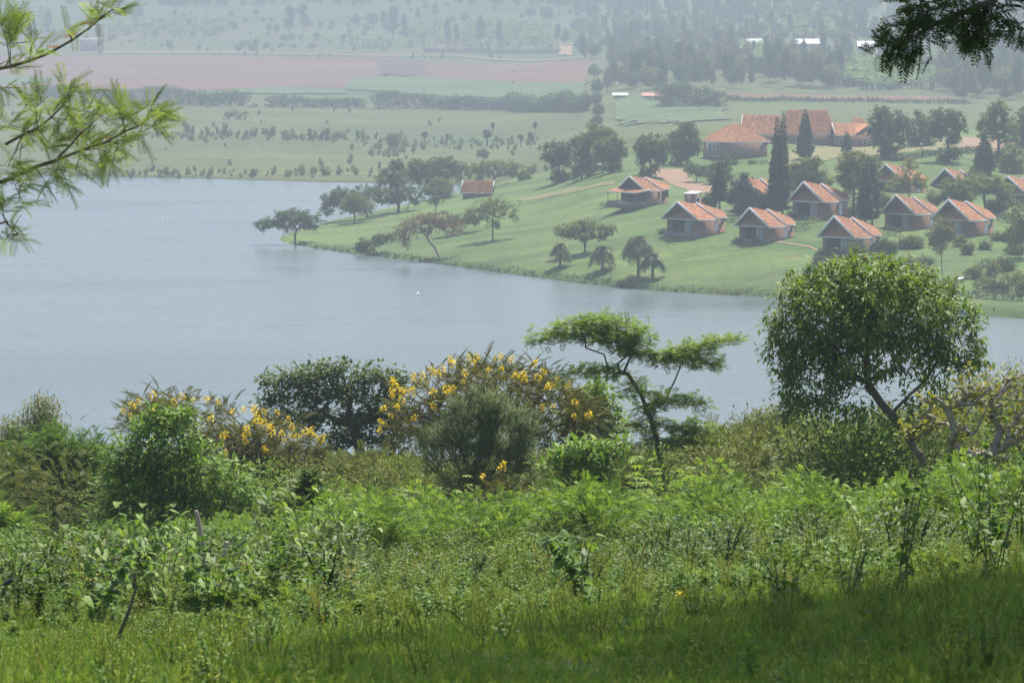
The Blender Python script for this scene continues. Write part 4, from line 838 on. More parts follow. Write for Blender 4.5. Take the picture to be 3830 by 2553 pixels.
def tiles(ac, A, B, C, D_, wide=.24, course=.34):
    """a tiled roof plane: corners eave A-B, ridge C (over B), D_ (over A); stepped courses of half-round rows"""
    A, B, C, D_ = (np.asarray(q, float) for q in (A, B, C, D_)); nr = max(2, int(np.linalg.norm((C + D_ - A - B) / 2) / course)); nc = max(2, int(max(np.linalg.norm(B - A), np.linalg.norm(C - D_)) / wide))
    nv = np.cross(B - A, D_ - A); nv /= np.linalg.norm(nv); nv = nv if nv[2] > 0 else -nv
    r = np.random.default_rng(int(abs(A[0] * 31 + C[2] * 17)) + 1)
    for i in range(nr):
        t0, t1 = i / nr, (i + 1.12) / nr; a0, b0 = A + (D_ - A) * t0, B + (C - B) * t0; a1, b1 = A + (D_ - A) * min(t1, 1), B + (C - B) * min(t1, 1)
        s = np.linspace(0, 1, 2 * nc + 1)[:, None]; w = np.where(np.arange(2 * nc + 1) % 2, .065, .0)[:, None]
        lo = a0 + (b0 - a0) * s + nv * (w + .055); hi = a1 + (b1 - a1) * s + nv * (w + .005); m_ = 2 * nc + 1; k = np.arange(m_ - 1)
        tn = np.repeat(np.clip(r.normal(.5, .3, nc), 0, 1), 2); tn = np.append(tn, .5)
        ac.add(np.concatenate([lo, hi]), np.stack([k, k + 1, k + m_ + 1, k + m_], -1), np.concatenate([tn, tn]))
        ac.add(np.concatenate([lo, lo - nv * .05]), np.stack([k + m_, k + m_ + 1, k + 1, k], -1), np.concatenate([tn, tn]))
    ac.add([A - nv * .06, B - nv * .06, C - nv * .06, D_ - nv * .06], [(3, 2, 1, 0)], .1)
def part(name, k, mat, root, smooth=False): return obj(name, k.mesh(name, mat, smooth), None, root)
def window(root, P, u, w, h, n_m=1, frame=WHITE, glass=DARKG, t=.09, name='window', rows=2):
    """a framed window: P lower corner, u wall direction; frame stands proud of the wall"""
    u = np.asarray(u, float); u /= np.linalg.norm(u); nn = np.array([u[1], -u[0], 0]); P = np.asarray(P, float); z = np.array([0, 0, 1.0])
    f = Acc(); c = P + nn * .05
    for a, b in ((c, c + z * h), (c + u * w, c + u * w + z * h)): f.prism(a, b, t, t)
    for a, b in ((c, c + u * w), (c + z * h, c + u * w + z * h)): f.prism(a, b, t, t)
    for i in range(1, n_m + 1): f.prism(c + u * w * i / (n_m + 1), c + u * w * i / (n_m + 1) + z * h, t * .6, t * .6)
    for i in range(1, rows): f.prism(c + z * h * i / rows, c + u * w + z * h * i / rows, t * .6, t * .6)
    o = part(name, f, frame, root); g = Acc(); q = P + nn * .02; g.add([q, q + u * w, q + u * w + z * h, q + z * h], [(0, 1, 2, 3)]); obj('pane', g.mesh('pane', glass), None, o); return o
def panel(root, P, u, w, h, mat, name='door'):
    u = np.asarray(u, float); u /= np.linalg.norm(u); nn = np.array([u[1], -u[0], 0]); P = np.asarray(P, float); k = Acc()
    q = [P + nn * .03, P + u * w + nn * .03]; z = np.array([0, 0, h]); k.add([q[0], q[1], q[1] + z, q[0] + z, q[0] - nn * .1, q[1] - nn * .1, q[1] + z - nn * .1, q[0] + z - nn * .1], [(0, 1, 2, 3), (1, 5, 6, 2), (4, 0, 3, 7), (3, 2, 6, 7)]); return part(name, k, mat, root)
def cottage(verandah=False):
    """gabled brick cottage: two stepped roof sections whose ridges fall towards the back, open gable front. Front along +x, back along +y"""
    root = empty('verandah_house' if verandah else 'brick_cottage'); hx = 3.75
    k = Acc()                                                     # walls
    wx = 3.25; y0 = .25; ph = -1.6; ht = 2.45
    def wall(a, b, z1a, z1b, th=.22):
        a = np.array(a, float); b = np.array(b, float); d = b - a; d /= np.linalg.norm(d); nn = np.array([d[1], -d[0]]) * th / 2
        V = [(*(a + nn), ph), (*(b + nn), ph), (*(b - nn), ph), (*(a - nn), ph), (*(a + nn), z1a), (*(b + nn), z1b), (*(b - nn), z1b), (*(a - nn), z1a)]
        k.add(V, [(0, 1, 5, 4), (1, 2, 6, 5), (2, 3, 7, 6), (3, 0, 4, 7), (4, 5, 6, 7)])
    wall((wx, y0), (wx, 6.1), ht, ht); wall((-wx, y0), (-wx, 6.1), ht, ht); wall((wx - .12, 6.1), (0, 9.2), ht, 2.9); wall((-wx + .12, 6.1), (0, 9.2), ht, 2.9)
    wall((1.75, y0 + .11), (wx - .12, y0 + .11), ht - .05, ht - .05); wall((-wx + .12, 2.7), (1.75, 2.7), 2.6, 2.6); wall((1.64, y0 + .25), (1.64, 2.58), ht - .06, ht - .06)
    if not verandah: wall((-wx + .12, y0 + .11), (-2.35, y0 + .11), ht - .05, ht - .05)
    part('wall', k, BRICK2 if verandah else BRICK, root)
    k = Acc(); k.box(-wx + .12, 1.5, -.1, 2.58, 2.3, 2.38); part('porch_shade_slab', k, TIMB, root)  # slab added over the deep recess to darken the porch
    k = Acc(); k.box(-wx - .15, wx + .15, -.5 if not verandah else -3.4, y0 - .02, -1.55, -.02); part('plinth', k, STONE, root)
    z1, z1b, z2, z2b = 5.75, 4.75, 5.15, 3.25; e1, e2 = 2.42, 2.62
    for nm, ya, yb, yr0, yr1, za, zb, e in (('front_roof', -.55, 3.75, -1.15, 3.85, z1, z1b, e1), ('back_roof', 3.65, 6.15, 3.35, 9.6, z2 + .12, z2b, e2)):
        k = Acc()
        for s in (1, -1): tiles(k, (s * hx, ya, e), (s * hx, yb, e), (0, yr1, zb), (0, yr0, za))
        ro = part(nm, k, TILE, root)
        k = Acc(); k.tube([(0, yr0, za + .04), (0, yr1, zb + .04)], .09, 6, .9); obj('ridge_cap', k.mesh('ridge_cap', TILE), None, ro)
        for s in (1, -1):
            k = Acc(); k.prism((0, yr0 - .03, za - .10), (s * (hx + .03), ya - .03, e - .12), .07, .36); obj('barge_board', k.mesh('barge_board', GREYW), None, ro)
            k = Acc(); k.prism((s * (hx + .02), ya, e - .13), (s * (hx + .02), yb, e - .13), .07, .24); obj('fascia', k.mesh('fascia', GREYW), None, ro)
    k = Acc(); k.add([(-wx, y0 + 1.2, 2.5), (wx, y0 + 1.2, 2.5), (0, y0 + 1.2, 5.35)], [(0, 1, 2)]); part('gable', k, BRICK2 if verandah else SOFF, root)
    if not verandah:
        k = Acc(); q = [(-3.15, -.25, 2.45), (3.0, -.25, 2.45), (0.02, 1.4, 5.0), (-.02, 1.4, 5.0)]; tiles(k, *[q[i] for i in (0, 1, 2, 3)]); part('pent_roof', k, TILE, root)
        k = Acc(); k.prism((-3.15, -.3, 2.33), (3.0, -.3, 2.33), .10, .24); part('porch_beam', k, GREYW, root)
        k = Acc(); k.tube([(-2.9, -.15, -.3), (-2.55, -.1, 2.25)], [.16, .13], 7); part('porch_pier', k, BRICK, root)
        window(root, (.0, y0 + .55, .0), (1, 0, 0), 1.6, 2.15, 3, WHITE, plain('curtained_glass', (.30, .33, .34), .4, .2, 2), .13, 'glazed_door')
        panel(root, (wx + .12, 3.75, .05), (0, 1, 0), .75, 2.1, WHITE, 'door'); window(root, (wx + .12, 5.05, 1.15), (0, 1, 0), .62, .8, 0, WHITE, DARKG, .09, rows=1)
    else:
        k = Acc(); tiles(k, (-3.9, -3.5, 2.15), (4.0, -3.5, 2.15), (4.0, .45, 2.85), (-3.9, .45, 2.85)); vr = part('verandah_roof', k, TILE, root)
        k = Acc(); k.prism((-3.9, -3.52, 2.06), (4.0, -3.52, 2.06), .07, .2); obj('fascia', k.mesh('fascia', GREYW), None, vr)
        k = Acc(); k.prism((4.02, -3.5, 2.06), (4.02, .45, 2.76), .07, .2); obj('fascia', k.mesh('fascia', WHITE), None, vr)
        for x in (-3.5, -1.1, 1.3, 3.5): k = Acc(); k.tube([(x, -3.2, -.6), (x * .98, -3.2, 2.15)], .07, 6); part('post', k, TIMB, root)
        window(root, (-2.9, y0 + 1.5, .8), (1, 0, 0), 1.1, 1.3, 1, TIMB); window(root, (-.6, y0 + 1.5, .0), (1, 0, 0), .9, 2.1, 0, TIMB, name='doorway', rows=1); window(root, (2.0, y0 - .02, .8), (1, 0, 0), 1.0, 1.3, 0, TIMB)
        window(root, (wx + .12, 3.1, .5), (0, 1, 0), .45, 1.5, 0, TIMB, rows=1); window(root, (wx + .12, 4.1, .1), (0, 1, 0), .85, 2.0, 0, TIMB, name='doorway', rows=1); window(root, (wx + .12, 5.1, .7), (0, 1, 0), .85, 1.3, 0, TIMB, rows=1)
    return root
COT = cottage()
def place(root, ax, ay, D, basey, wpx, yaw=45, top=5.75, prow=1.15):
    """put a cottage so that its front gable peak shows at (ax, ay) with its base line at basey"""
    s = FPX / D; sxy = wpx / s / (7.5 * math.cos(R(yaw))); sz = (basey - ay) / s / top
    fw = np.array([math.sin(R(yaw)), math.cos(R(yaw))])         # local +y in the world
    P = at(ax, ay, D); o = np.array([P[0] + fw[0] * prow * sxy, P[1] + fw[1] * prow * sxy, P[2] - top * sz])
    root.location = o; root.rotation_euler = (0, 0, -R(yaw)); root.scale = (sxy, sxy, sz); return o
GRP = 'brick cottages of the lodge'
HOUSES = [ # apex, distance, base row, eave-to-eave width in px, label
 (2533, 753, 512, 868, 130, 'brick cottage with the square brick water tower behind its roof'),
 (2803, 776, 503, 897, 122, 'brick cottage with stone path leading away from its side door'),
 (3119, 806, 488, 946, 128, 'brick cottage nearest the shore, partly behind the round-crowned tree'),
 (3005, 679, 523, 808, 124, 'brick cottage between the tall pines with a small tree before its porch'),
 (3351, 728, 518, 852, 120, 'brick cottage whose back roof overlaps the next cottage, beside the dark double pine'),
 (3547, 745, 503, 878, 128, 'brick cottage behind the tall sparse pale tree'),
 (2780, 661, 542, 785, 118, 'brick cottage half hidden behind the dark spreading conifer'),
 (3312, 612, 573, 725, 112, 'brick cottage veiled by the thin yellowish tree'),
 (3534, 629, 583, 740, 110, 'brick cottage with only its gable showing over the umbrella acacia'),
 (3768, 658, 558, 775, 116, 'brick cottage cut by the picture edge beside the umbrella acacia')]
for i, (ax, ay, D, by, wp, lb) in enumerate(HOUSES):
    o = COT if i == 0 else copy_tree(COT); place(o, ax, ay, D, by, wp); tag(o, lb, 'cottage', GRP)
VH = cottage(True); place(VH, 2352, 657, 555, 752, 112, 45); VH.scale = (.93, .93, VH.scale[2]); tag(VH, 'unfinished brick house with a tiled verandah on posts, alone on the lawn', 'house')
# water tower behind the first cottage
b = spot(2592, 530); wt = empty('water_tower', b, -R(40)); tag(wt, 'small square brick water tower behind the first cottage roof', 'tower')
zt = at(2592, 722, 530)[2] - b[2]
k = Acc(); k.box(-1.0, 1.0, -1.0, 1.0, -.6, zt - .25); part('wall', k, BRICK2, wt); k = Acc(); k.slab([(-1.15, -1.15, zt), (1.15, -1.15, zt), (1.15, 1.15, zt + .25), (-1.15, 1.15, zt + .25)], .12); part('roof', k, WHITE, wt); window(wt, (1.0, -.4, zt - 1.9), (0, 1, 0), .8, 1.1, 0, GREYW, rows=1)
# generic buildings
def hip(k, x0, x1, y0, y1, ze, zr, inset, over=.5):
    """hip roof over a rectangle; ridge along x"""
    x0 -= over; x1 += over; y0 -= over; y1 += over; ym = (y0 + y1) / 2; a, b_ = x0 + inset, x1 - inset
    tiles(k, (x0, y0, ze), (x1, y0, ze), (b_, ym, zr), (a, ym, zr)); tiles(k, (x1, y1, ze), (x0, y1, ze), (a, ym, zr), (b_, ym, zr))
    tiles(k, (x1, y0, ze), (x1, y1, ze), (b_, ym, zr), (b_, ym, zr)); tiles(k, (x0, y1, ze), (x0, y0, ze), (a, ym, zr), (a, ym, zr))
# hip-roofed hall
c0 = at(2702, 590, 646); hall = empty('hip_roofed_hall', (c0[0], c0[1], c0[2]), R(21)); tag(hall, 'square brick hall with a hipped tile roof and pale pillars', 'building')
k = Acc(); k.box(0, 10.0, 0, 9.4, -1.5, 3.1); part('wall', k, BRICK2, hall)
k = Acc(); hip(k, 0, 10.0, 0, 9.4, 3.12, 6.6, 4.7, .45); part('roof', k, TILE, hall)
k = Acc(); 
for a, b_ in (((-.45, -.45, 3.02), (10.45, -.45, 3.02)), ((-.45, -.45, 3.02), (-.45, 9.85, 3.02))): k.prism(a, b_, .08, .2)
part('fascia', k, GREYW, hall)
for y in (1.2, 3.2, 5.2): window(hall, (-.0, y + 1.2, .2), (0, -1, 0), 1.3, 2.4, 0, GREYW, DARKG, .16, rows=1)
window(hall, (8.3, 0, 1.7), (1, 0, 0), .7, .45, 0, TIMB, rows=1)
# main lodge building
c0 = at(2975, 545, 690); ml = empty('lodge_hall', (c0[0], c0[1], c0[2] - .3), R(-4)); tag(ml, 'long main lodge building with the biggest stepped tile roof', 'building')
k = Acc(); k.box(-11.2, -3.4, 1, 8, -1.5, 2.75); part('wall', k, BRICK, ml); k = Acc(); k.box(-3.38, 8.2, .4, 9, -1.5, 2.7); part('wall', k, BRICK, ml); k = Acc(); k.box(8.22, 16, -3, 7.5, -1.5, 2.72); part('wall', k, BRICK, ml)
k = Acc(); tiles(k, (-11.9, .4, 2.75), (-3.2, .4, 2.75), (-3.2, 4.5, 6.7), (-11.3, 4.5, 6.7)); tiles(k, (-3.2, 8.6, 2.75), (-11.9, 8.6, 2.75), (-11.3, 4.5, 6.7), (-3.2, 4.5, 6.7)); w1 = part('wing_roof', k, TILE, ml)
k = Acc(); k.prism((-11.95, .4, 2.68), (-11.35, 4.5, 6.6), .08, .28); k.prism((-11.95, 8.6, 2.68), (-11.35, 4.5, 6.6), .08, .28); obj('barge_board', k.mesh('barge_board', WHITE), None, w1)
k = Acc(); hip(k, -3.4, 8.4, .4, 9, 2.72, 7.8, 2.2, .5); part('main_roof', k, TILE, ml)
k = Acc(); tiles(k, (8.4, -3.5, 2.7), (12.6, -3.5, 2.7), (12.6, .4, 5.1), (7.8, .4, 5.1)); tiles(k, (12.6, 4.3, 2.7), (7.6, 4.3, 2.7), (7.8, .4, 5.1), (12.6, .4, 5.1)); w2 = part('wing_roof', k, TILE, ml)
k = Acc(); k.prism((7.75, .4, 5.1), (8.35, -3.5, 2.62), .09, .3); obj('barge_board', k.mesh('barge_board', WHITE), None, w2)
k = Acc(); hip(k, 11.0, 16, -1, 7.5, 2.74, 6.3, 2.4, .5); part('pavilion_roof', k, TILE, ml)
k = Acc(); tiles(k, (12.4, -3.5, 2.7), (12.4, 1.5, 5.0), (16.3, 1.5, 5.0), (14.6, -1.0, 4.0)); part('porch_roof', k, TILE, ml)
k = Acc(); k.prism((-11.9, .36, 2.62), (8.6, -.1, 2.62), .08, .2); k.prism((8.4, -3.55, 2.6), (12.6, -3.55, 2.6), .08, .2); part('fascia', k, GREYW, ml)
for x in (8.6, 9.3): window(ml, (x, -3.0, .7), (1, 0, 0), .6, 1.3, 0, WHITE)
window(ml, (11.6, -3.0, .1), (1, 0, 0), .7, 1.9, 0, WHITE, name='glazed_door'); window(ml, (14.4, -3.0, .6), (1, 0, 0), .7, 1.3, 0, WHITE); window(ml, (6.8, .4, .4), (1, 0, 0), .6, 1.6, 0, WHITE); window(ml, (0.2, .4, .1), (1, 0, 0), .8, 2.0, 0, WHITE, name='glazed_door'); window(ml, (-8.0, 1, .6), (1, 0, 0), 2.2, 1.4, 3, GREYW)
# boat house with the low tiled roof at the water
c0 = at(1788, 738, 655); bh = empty('tiled_hut', (c0[0], c0[1], c0[2]), R(-8)); tag(bh, 'small hut with steep tile roof and white gable edges by the water', 'hut')
k = Acc(); k.box(-3.0, 2.9, -1.0, 1.2, -.8, 1.0); part('wall', k, BRICK, bh)
k = Acc(); tiles(k, (-3.5, -1.6, .95), (3.1, -1.6, .95), (3.3, .1, 3.35), (-3.1, .1, 3.35)); tiles(k, (3.1, 1.8, .95), (-3.5, 1.8, .95), (-3.1, .1, 3.35), (3.3, .1, 3.35)); rf = part('roof', k, TILE, bh)
k = Acc(); k.prism((-3.5, -1.66, .95), (-3.12, .1, 3.4), .12, .18); obj('barge_board', k.mesh('barge_board', WHITE), None, rf)
k = Acc(); k.prism((3.12, -1.66, .95), (3.34, .1, 3.4), .12, .18); obj('barge_board', k.mesh('barge_board', WHITE), None, rf)
k = Acc(); k.add([(2.92, -1.3, .9), (2.92, 1.5, .9), (3.0, .1, 3.15)], [(0, 1, 2)]); part('gable', k, WHITE, bh); k = Acc(); k.prism((-3.5, -1.64, .9), (3.1, -1.64, .9), .07, .14); part('fascia', k, GREYW, bh)
# pump shed on the lower slope
b = at(3583, 1075, 461); sh_ = empty('pump_shed', (b[0], b[1], b[2]), R(-14)); tag(sh_, 'little brick shed with a white sloping roof, behind the round-crowned tree', 'shed')
k = Acc(); k.box(-1.0, 1.0, -.8, .9, -1.2, .95); part('wall', k, BRICK2, sh_); k = Acc(); k.slab([(-1.2, -1.0, .98), (.75, -1.0, 1.42), (.75, 1.1, 1.5), (-1.2, 1.1, 1.06)], .1); part('roof', k, WHITE, sh_); panel(sh_, (-.3, -.8, -.6), (1, 0, 0), .6, 1.4, TIMB)
# bench, post, notice stand and white stone by the lawn
b = G(1212, 842); be = empty('bench', b, .5); tag(be, 'small dark wooden bench on the lawn near the water', 'bench')
for nm, bx in (('seat', (-.75, .75, -.22, .22, .40, .46)), ('backrest', (-.75, .75, .18, .24, .62, .95))): k = Acc(); k.box(*bx); part(nm, k, TIMB, be)
for x in (-.66, .60): k = Acc(); k.box(x, x + .07, -.2, -.13, -.05, .40); part('leg', k, TIMB, be); k = Acc(); k.box(x, x + .07, .16, .22, -.05, .95); part('leg', k, TIMB, be)
b = G(1273, 838); k = Acc(); k.tube([(0, 0, -.2), (.02, 0, .5), (0, 0, .62), (.01, 0, .95), (0, .02, 1.0)], [.08, .08, .08, .07, .03], 7); o = obj('mooring_post', k.mesh('mooring_post', TIMB)); o.location = b; tag(o, 'short weathered post standing between the bench and the trees', 'post')
b = G(2240, 648); o = empty('notice_stand', b); tag(o, 'small white notice stand under the trees on the ridge', 'stand')
k = Acc(); k.slab([(-.42, -.1, 1.75), (.42, -.1, 1.75), (.36, .1, 1.95), (-.36, .1, 1.95)], .1); k.slab([(-.34, -.12, 1.62), (.34, -.12, 1.62), (.26, .0, 1.6), (-.26, .0, 1.6)], .9); part('board', k, WHITE, o); k = Acc(); k.tube([(0, .02, -.1), (0, .02, 1.6)], .05, 6); part('post', k, TIMB, o)
# person sitting under the tree by the water
def person(label, P, yaw, shirt, trousers, skin=(.06, .035, .022), sit=True, h=1.0):
    me = bpy.data.meshes.new('person')
    J = dict(pel=(0, 0, .50), ch=(0, -.04, .86), nk=(0, -.02, 1.05), hd=(0, .05, 1.18), ht=(0, .06, 1.32), lh=(-.1, .02, .48), lk=(-.14, .46, .52), la=(-.14, .48, .08), lf=(-.14, .64, .03), rh=(.1, .02, .48), rk=(.14, .46, .50), ra=(.14, .46, .08), rf=(.14, .62, .03), ls=(-.19, -.03, .98), le=(-.25, .1, .74), lw=(-.16, .34, .60), rs=(.19, -.03, .98), re=(.25, .08, .74), rw=(.14, .34, .60))
    if not sit:
        for a, b_ in dict(pel=(0, 0, .92), ch=(0, 0, 1.28), nk=(0, 0, 1.46), hd=(0, .03, 1.58), ht=(0, .04, 1.72), lh=(-.1, 0, .90), lk=(-.12, .05, .48), la=(-.12, -.02, .08), lf=(-.12, .14, .03), rh=(.1, 0, .90), rk=(.12, .08, .48), ra=(.12, .1, .08), rf=(.12, .24, .03), ls=(-.2, 0, 1.40), le=(-.25, -.02, 1.12), lw=(-.24, .1, .86), rs=(.2, 0, 1.40), re=(.25, .0, 1.12), rw=(.24, .12, .86)).items(): J[a] = b_
    nm = list(J); E = [('pel', 'ch'), ('ch', 'nk'), ('nk', 'hd'), ('hd', 'ht'), ('pel', 'lh'), ('lh', 'lk'), ('lk', 'la'), ('la', 'lf'), ('pel', 'rh'), ('rh', 'rk'), ('rk', 'ra'), ('ra', 'rf'), ('ch', 'ls'), ('ls', 'le'), ('le', 'lw'), ('ch', 'rs'), ('rs', 're'), ('re', 'rw')]
    RA = dict(pel=.15, ch=.17, nk=.06, hd=.10, ht=.08, lh=.10, lk=.07, la=.045, lf=.035, ls=.07, le=.05, lw=.035); RA.update({'r' + q[1:]: v for q, v in list(RA.items()) if q[0] == 'l'})
    bm = bmesh.new(); vs = [bm.verts.new(J[q]) for q in nm]
    for a, b_ in E: bm.edges.new((vs[nm.index(a)], vs[nm.index(b_)]))
    bm.to_mesh(me); bm.free(); o = bpy.data.objects.new('person', me); COL.objects.link(o)
    md = o.modifiers.new('skin', 'SKIN')
    for i, q in enumerate(nm): me.skin_vertices[0].data[i].radius = (RA[q], RA[q]); me.skin_vertices[0].data[i].use_root = q == 'pel'
    o.modifiers.new('sub', 'SUBSURF').levels = 1; o.modifiers['sub'].render_levels = 1
    m_, N, L, b2 = newmat('clothes_and_skin'); tc = N.new('ShaderNodeTexCoord'); sp = N.new('ShaderNodeSeparateXYZ'); L.new(tc.outputs['Object'], sp.inputs[0])
    hi, lo = (1.02, .50) if sit else (1.44, .92)
    rr = N.new('ShaderNodeValToRGB'); rr.color_ramp.interpolation = 'CONSTANT'; e = rr.color_ramp.elements; e.new(.5); mr = N.new('ShaderNodeMath'); mr.operation = 'DIVIDE'; mr.inputs[1].default_value = 2.0; L.new(sp.outputs[2], mr.inputs[0]); L.new(mr.outputs[0], rr.inputs[0])
    for q, (ps, c) in zip(e, ((0, trousers), ((lo + .06) / 2, shirt), (hi / 2, skin))): q.position = ps; q.color = rgba(c)
    L.new(rr.outputs[0], b2.inputs['Base Color']); b2.inputs['Roughness'].default_value = .85; me.materials.append(m_)
    o.location = P; o.rotation_euler = (0, 0, yaw); o.scale = (h, h, h); tag(o, label, 'person'); return o
person('person in a white shirt sitting under the tree by the water', G(1527, 785), 2.4, (.7, .7, .7), (.12, .05, .05))
person('person in pale clothes standing on the dry lawn under the broad tree', G(3446, 560), 3.3, (.75, .75, .75), (.06, .06, .08), sit=False)
# ------------------------------------------------------------------ trees on the lodge peninsula (outlines read off the photograph)
CL = [T_clump(7, .75, .42, s) for s in (3, 4, 5)]; CLf = T_clump(7, .8, .38, 8, .35)
SPR = T_frond(7, .46, .20, .05, seed=21)
def lt(name, label, base, top, lobes, fol='far', tips=110, k=8, size=.55, r0=.22, seed=1, flat=False, D=None, mids=(), bark=None, up=.15, spread=.28, **kw):
    D = D or G(*base)[1]
    if name in ('ridge_tree', 'park_tree', 'garden_tree'): lobes = list(lobes) + [(base[0] + 6, base[1] - 26, 36, 20), (base[0] - 22, base[1] - 14, 26, 12)]
    return tree(name, label, 'palm' if 'palm' in name else 'tree' if 'tree' in name or 'acacia' in name or 'pine' in name else 'bush', D, [base] + list(mids) + [top], lobes, tips, r0, 'clump', CLf if flat else CL[seed % 3], k, size, spread, seed, fol, bark, up=up, rmin=.03, shell=.4, depth=kw.pop('depth', .9), **kw)
lt('acacia', 'wide acacia leaning over the water at the tip of the peninsula', (1105, 913), (1112, 855), [(1030, 830, 80, 20), (1110, 810, 90, 28), (1150, 825, 55, 30), (990, 845, 35, 22), (1070, 850, 60, 16), (1170, 850, 35, 22)], 'far', 130, 8, 0.54, .2, 201, True, mids=[(1103, 880)])
lt('acacia', 'big acacia with drooping left side, second from the peninsula tip', (1378, 815), (1350, 760), [(1330, 720, 110, 26), (1240, 745, 45, 30), (1225, 780, 26, 28), (1420, 735, 70, 28), (1290, 745, 70, 25)], 'far', 150, 8, 0.56, .25, 202, True)
lt('lawn_tree', 'small rounded tree in front of the big drooping acacia', (1326, 833), (1328, 780), [(1328, 760, 62, 36), (1300, 780, 40, 25), (1360, 775, 42, 30), (1330, 735, 40, 18)], 'fary', 110, 8, 0.50, .15, 203)
lt('lawn_tree', 'tall layered dark tree with a conical top above the water', (1490, 793), (1485, 660), [(1480, 640, 45, 32), (1470, 680, 85, 28), (1490, 715, 110, 24), (1500, 745, 95, 18), (1440, 745, 60, 22), (1490, 615, 30, 18)], 'far', 170, 8, 0.58, .32, 204, True, mids=[(1492, 740)])
lt('lawn_tree', 'broad dark tree behind the layered tree by the bay', (1545, 780), (1600, 680), [(1580, 630, 60, 38), (1660, 620, 60, 40), (1700, 640, 50, 40), (1620, 670, 80, 30), (1560, 660, 40, 30)], 'far', 160, 8, 0.62, .28, 205, D=672)
lt('lawn_tree', 'slim pale tree with clear stem beside the layered dark tree', (1630, 797), (1630, 740), [(1640, 700, 50, 34), (1610, 715, 30, 25), (1665, 720, 30, 25), (1630, 750, 28, 14)], 'fary', 90, 8, 0.47, .12, 206)
lt('acacia', 'umbrella acacia spreading behind the tiled hut', (1845, 700), (1850, 660), [(1860, 620, 105, 14), (1790, 635, 55, 16), (1930, 640, 50, 22), (1960, 660, 30, 16), (1850, 612, 70, 8)], 'fary', 130, 8, 0.56, .3, 207, True, D=690)
lt('bare_tree', 'mauve half-bare tree with forked pale trunk on the lawn', (1643, 962), (1600, 895), [(1560, 850, 70, 38), (1640, 830, 70, 32), (1500, 870, 30, 34), (1690, 850, 50, 30), (1590, 820, 60, 20), (1520, 900, 20, 20)], 'farp', 170, 7, 0.38, .2, 208, mids=[(1625, 925)], bark=BARKL, bend=.2, power=.4)
lt('lawn_tree', 'low flat dark tree behind the mauve half-bare tree', (1690, 880), (1700, 840), [(1730, 822, 60, 16), (1680, 835, 50, 14), (1780, 820, 30, 12)], 'far', 70, 8, 0.47, .16, 209, True)
lt('lawn_tree', 'thin open tree with upswept branches in the middle of the lawn', (1843, 896), (1843, 820), [(1800, 790, 55, 30), (1880, 780, 60, 30), (1840, 760, 70, 22), (1920, 810, 28, 20), (1760, 800, 26, 22), (1850, 840, 40, 14)], 'fary', 120, 7, 0.40, .15, 210, True)
lt('shore_bush', 'low spreading dark bush at the lawn shore', (1398, 945), (1400, 915), [(1370, 915, 40, 22), (1420, 895, 50, 14), (1460, 890, 26, 10), (1350, 930, 26, 14)], 'far', 80, 8, 0.47, .1, 211, True)
lt('lawn_tree', 'flat layered tree above the four palms', (2188, 945), (2188, 890), [(2150, 850, 80, 18), (2230, 855, 80, 20), (2120, 870, 55, 12), (2260, 880, 50, 14), (2180, 885, 80, 14), (2190, 835, 50, 10)], 'fary', 140, 8, 0.47, .2, 212, True)
lt('ridge_tree', 'round dark tree at the bay end of the ridge row', (2090, 682), (2090, 620), [(2090, 570, 62, 48), (2060, 600, 38, 38), (2120, 600, 40, 36)], 'far', 120, 8, 0.67, .25, 213)
lt('ridge_tree', 'dark tree second in the ridge row behind the round one', (2175, 668), (2180, 600), [(2185, 560, 55, 50), (2200, 600, 50, 38), (2170, 530, 35, 25)], 'far', 110, 8, 0.67, .25, 214)
lt('ridge_tree', 'pale tree with bare trunk rising from the ridge row', (2217, 655), (2220, 520), [(2230, 500, 70, 30), (2190, 520, 40, 26), (2270, 510, 40, 30), (2225, 478, 40, 16)], 'gum', 100, 8, 0.62, .22, 215, bark=BARKL)
lt('ridge_tree', 'olive tree fourth in the ridge row', (2290, 645), (2290, 580), [(2285, 550, 60, 52), (2310, 580, 40, 40), (2255, 570, 35, 40)], 'fary', 120, 8, 0.62, .25, 216)
lt('ridge_tree', 'tree with two stems above the verandah house', (2435, 660), (2432, 590), [(2430, 550, 62, 52), (2400, 580, 36, 36), (2465, 580, 36, 40)], 'far', 120, 8, 0.62, .25, 217)
lt('ridge_tree', 'blue-green dense tree beside the hip-roofed hall', (2548, 615), (2548, 560), [(2550, 520, 70, 52), (2520, 550, 50, 40), (2595, 545, 36, 50), (2570, 480, 40, 26)], 'dark', 150, 8, 0.67, .3, 218)
lt('lawn_tree', 'small round tree beside the earth drive', (2605, 682), (2605, 650), [(2600, 635, 42, 22), (2625, 640, 20, 16)], 'far', 60, 8, 0.45, .1, 219)
lt('garden_tree', 'round-headed tree behind the single-stemmed conifer', (2700, 690), (2700, 640), [(2705, 605, 38, 26), (2690, 640, 40, 40), (2665, 650, 28, 40)], 'far', 90, 8, 0.50, .14, 220)
lt('garden_tree', 'dark spreading conifer before the half-hidden cottage', (2782, 800), (2782, 720), [(2780, 690, 40, 26), (2760, 720, 40, 22), (2800, 730, 45, 24), (2740, 745, 26, 12), (2785, 665, 24, 16)], 'pine', 130, 8, 0.50, .16, 221, True)
lt('garden_tree', 'broad feathery light green tree below the main lodge', (3020, 770), (3020, 700), [(3020, 640, 80, 40), (2985, 680, 55, 45), (3070, 680, 50, 45), (3030, 610, 50, 22)], 'fary', 170, 8, 0.56, .22, 222)
lt('garden_tree', 'pale flowering tree between the tall pines', (3192, 815), (3195, 700), [(3200, 610, 75, 45), (3160, 650, 40, 50), (3250, 640, 50, 60), (3190, 700, 50, 36)], 'gum', 180, 8, 0.56, .2, 223)
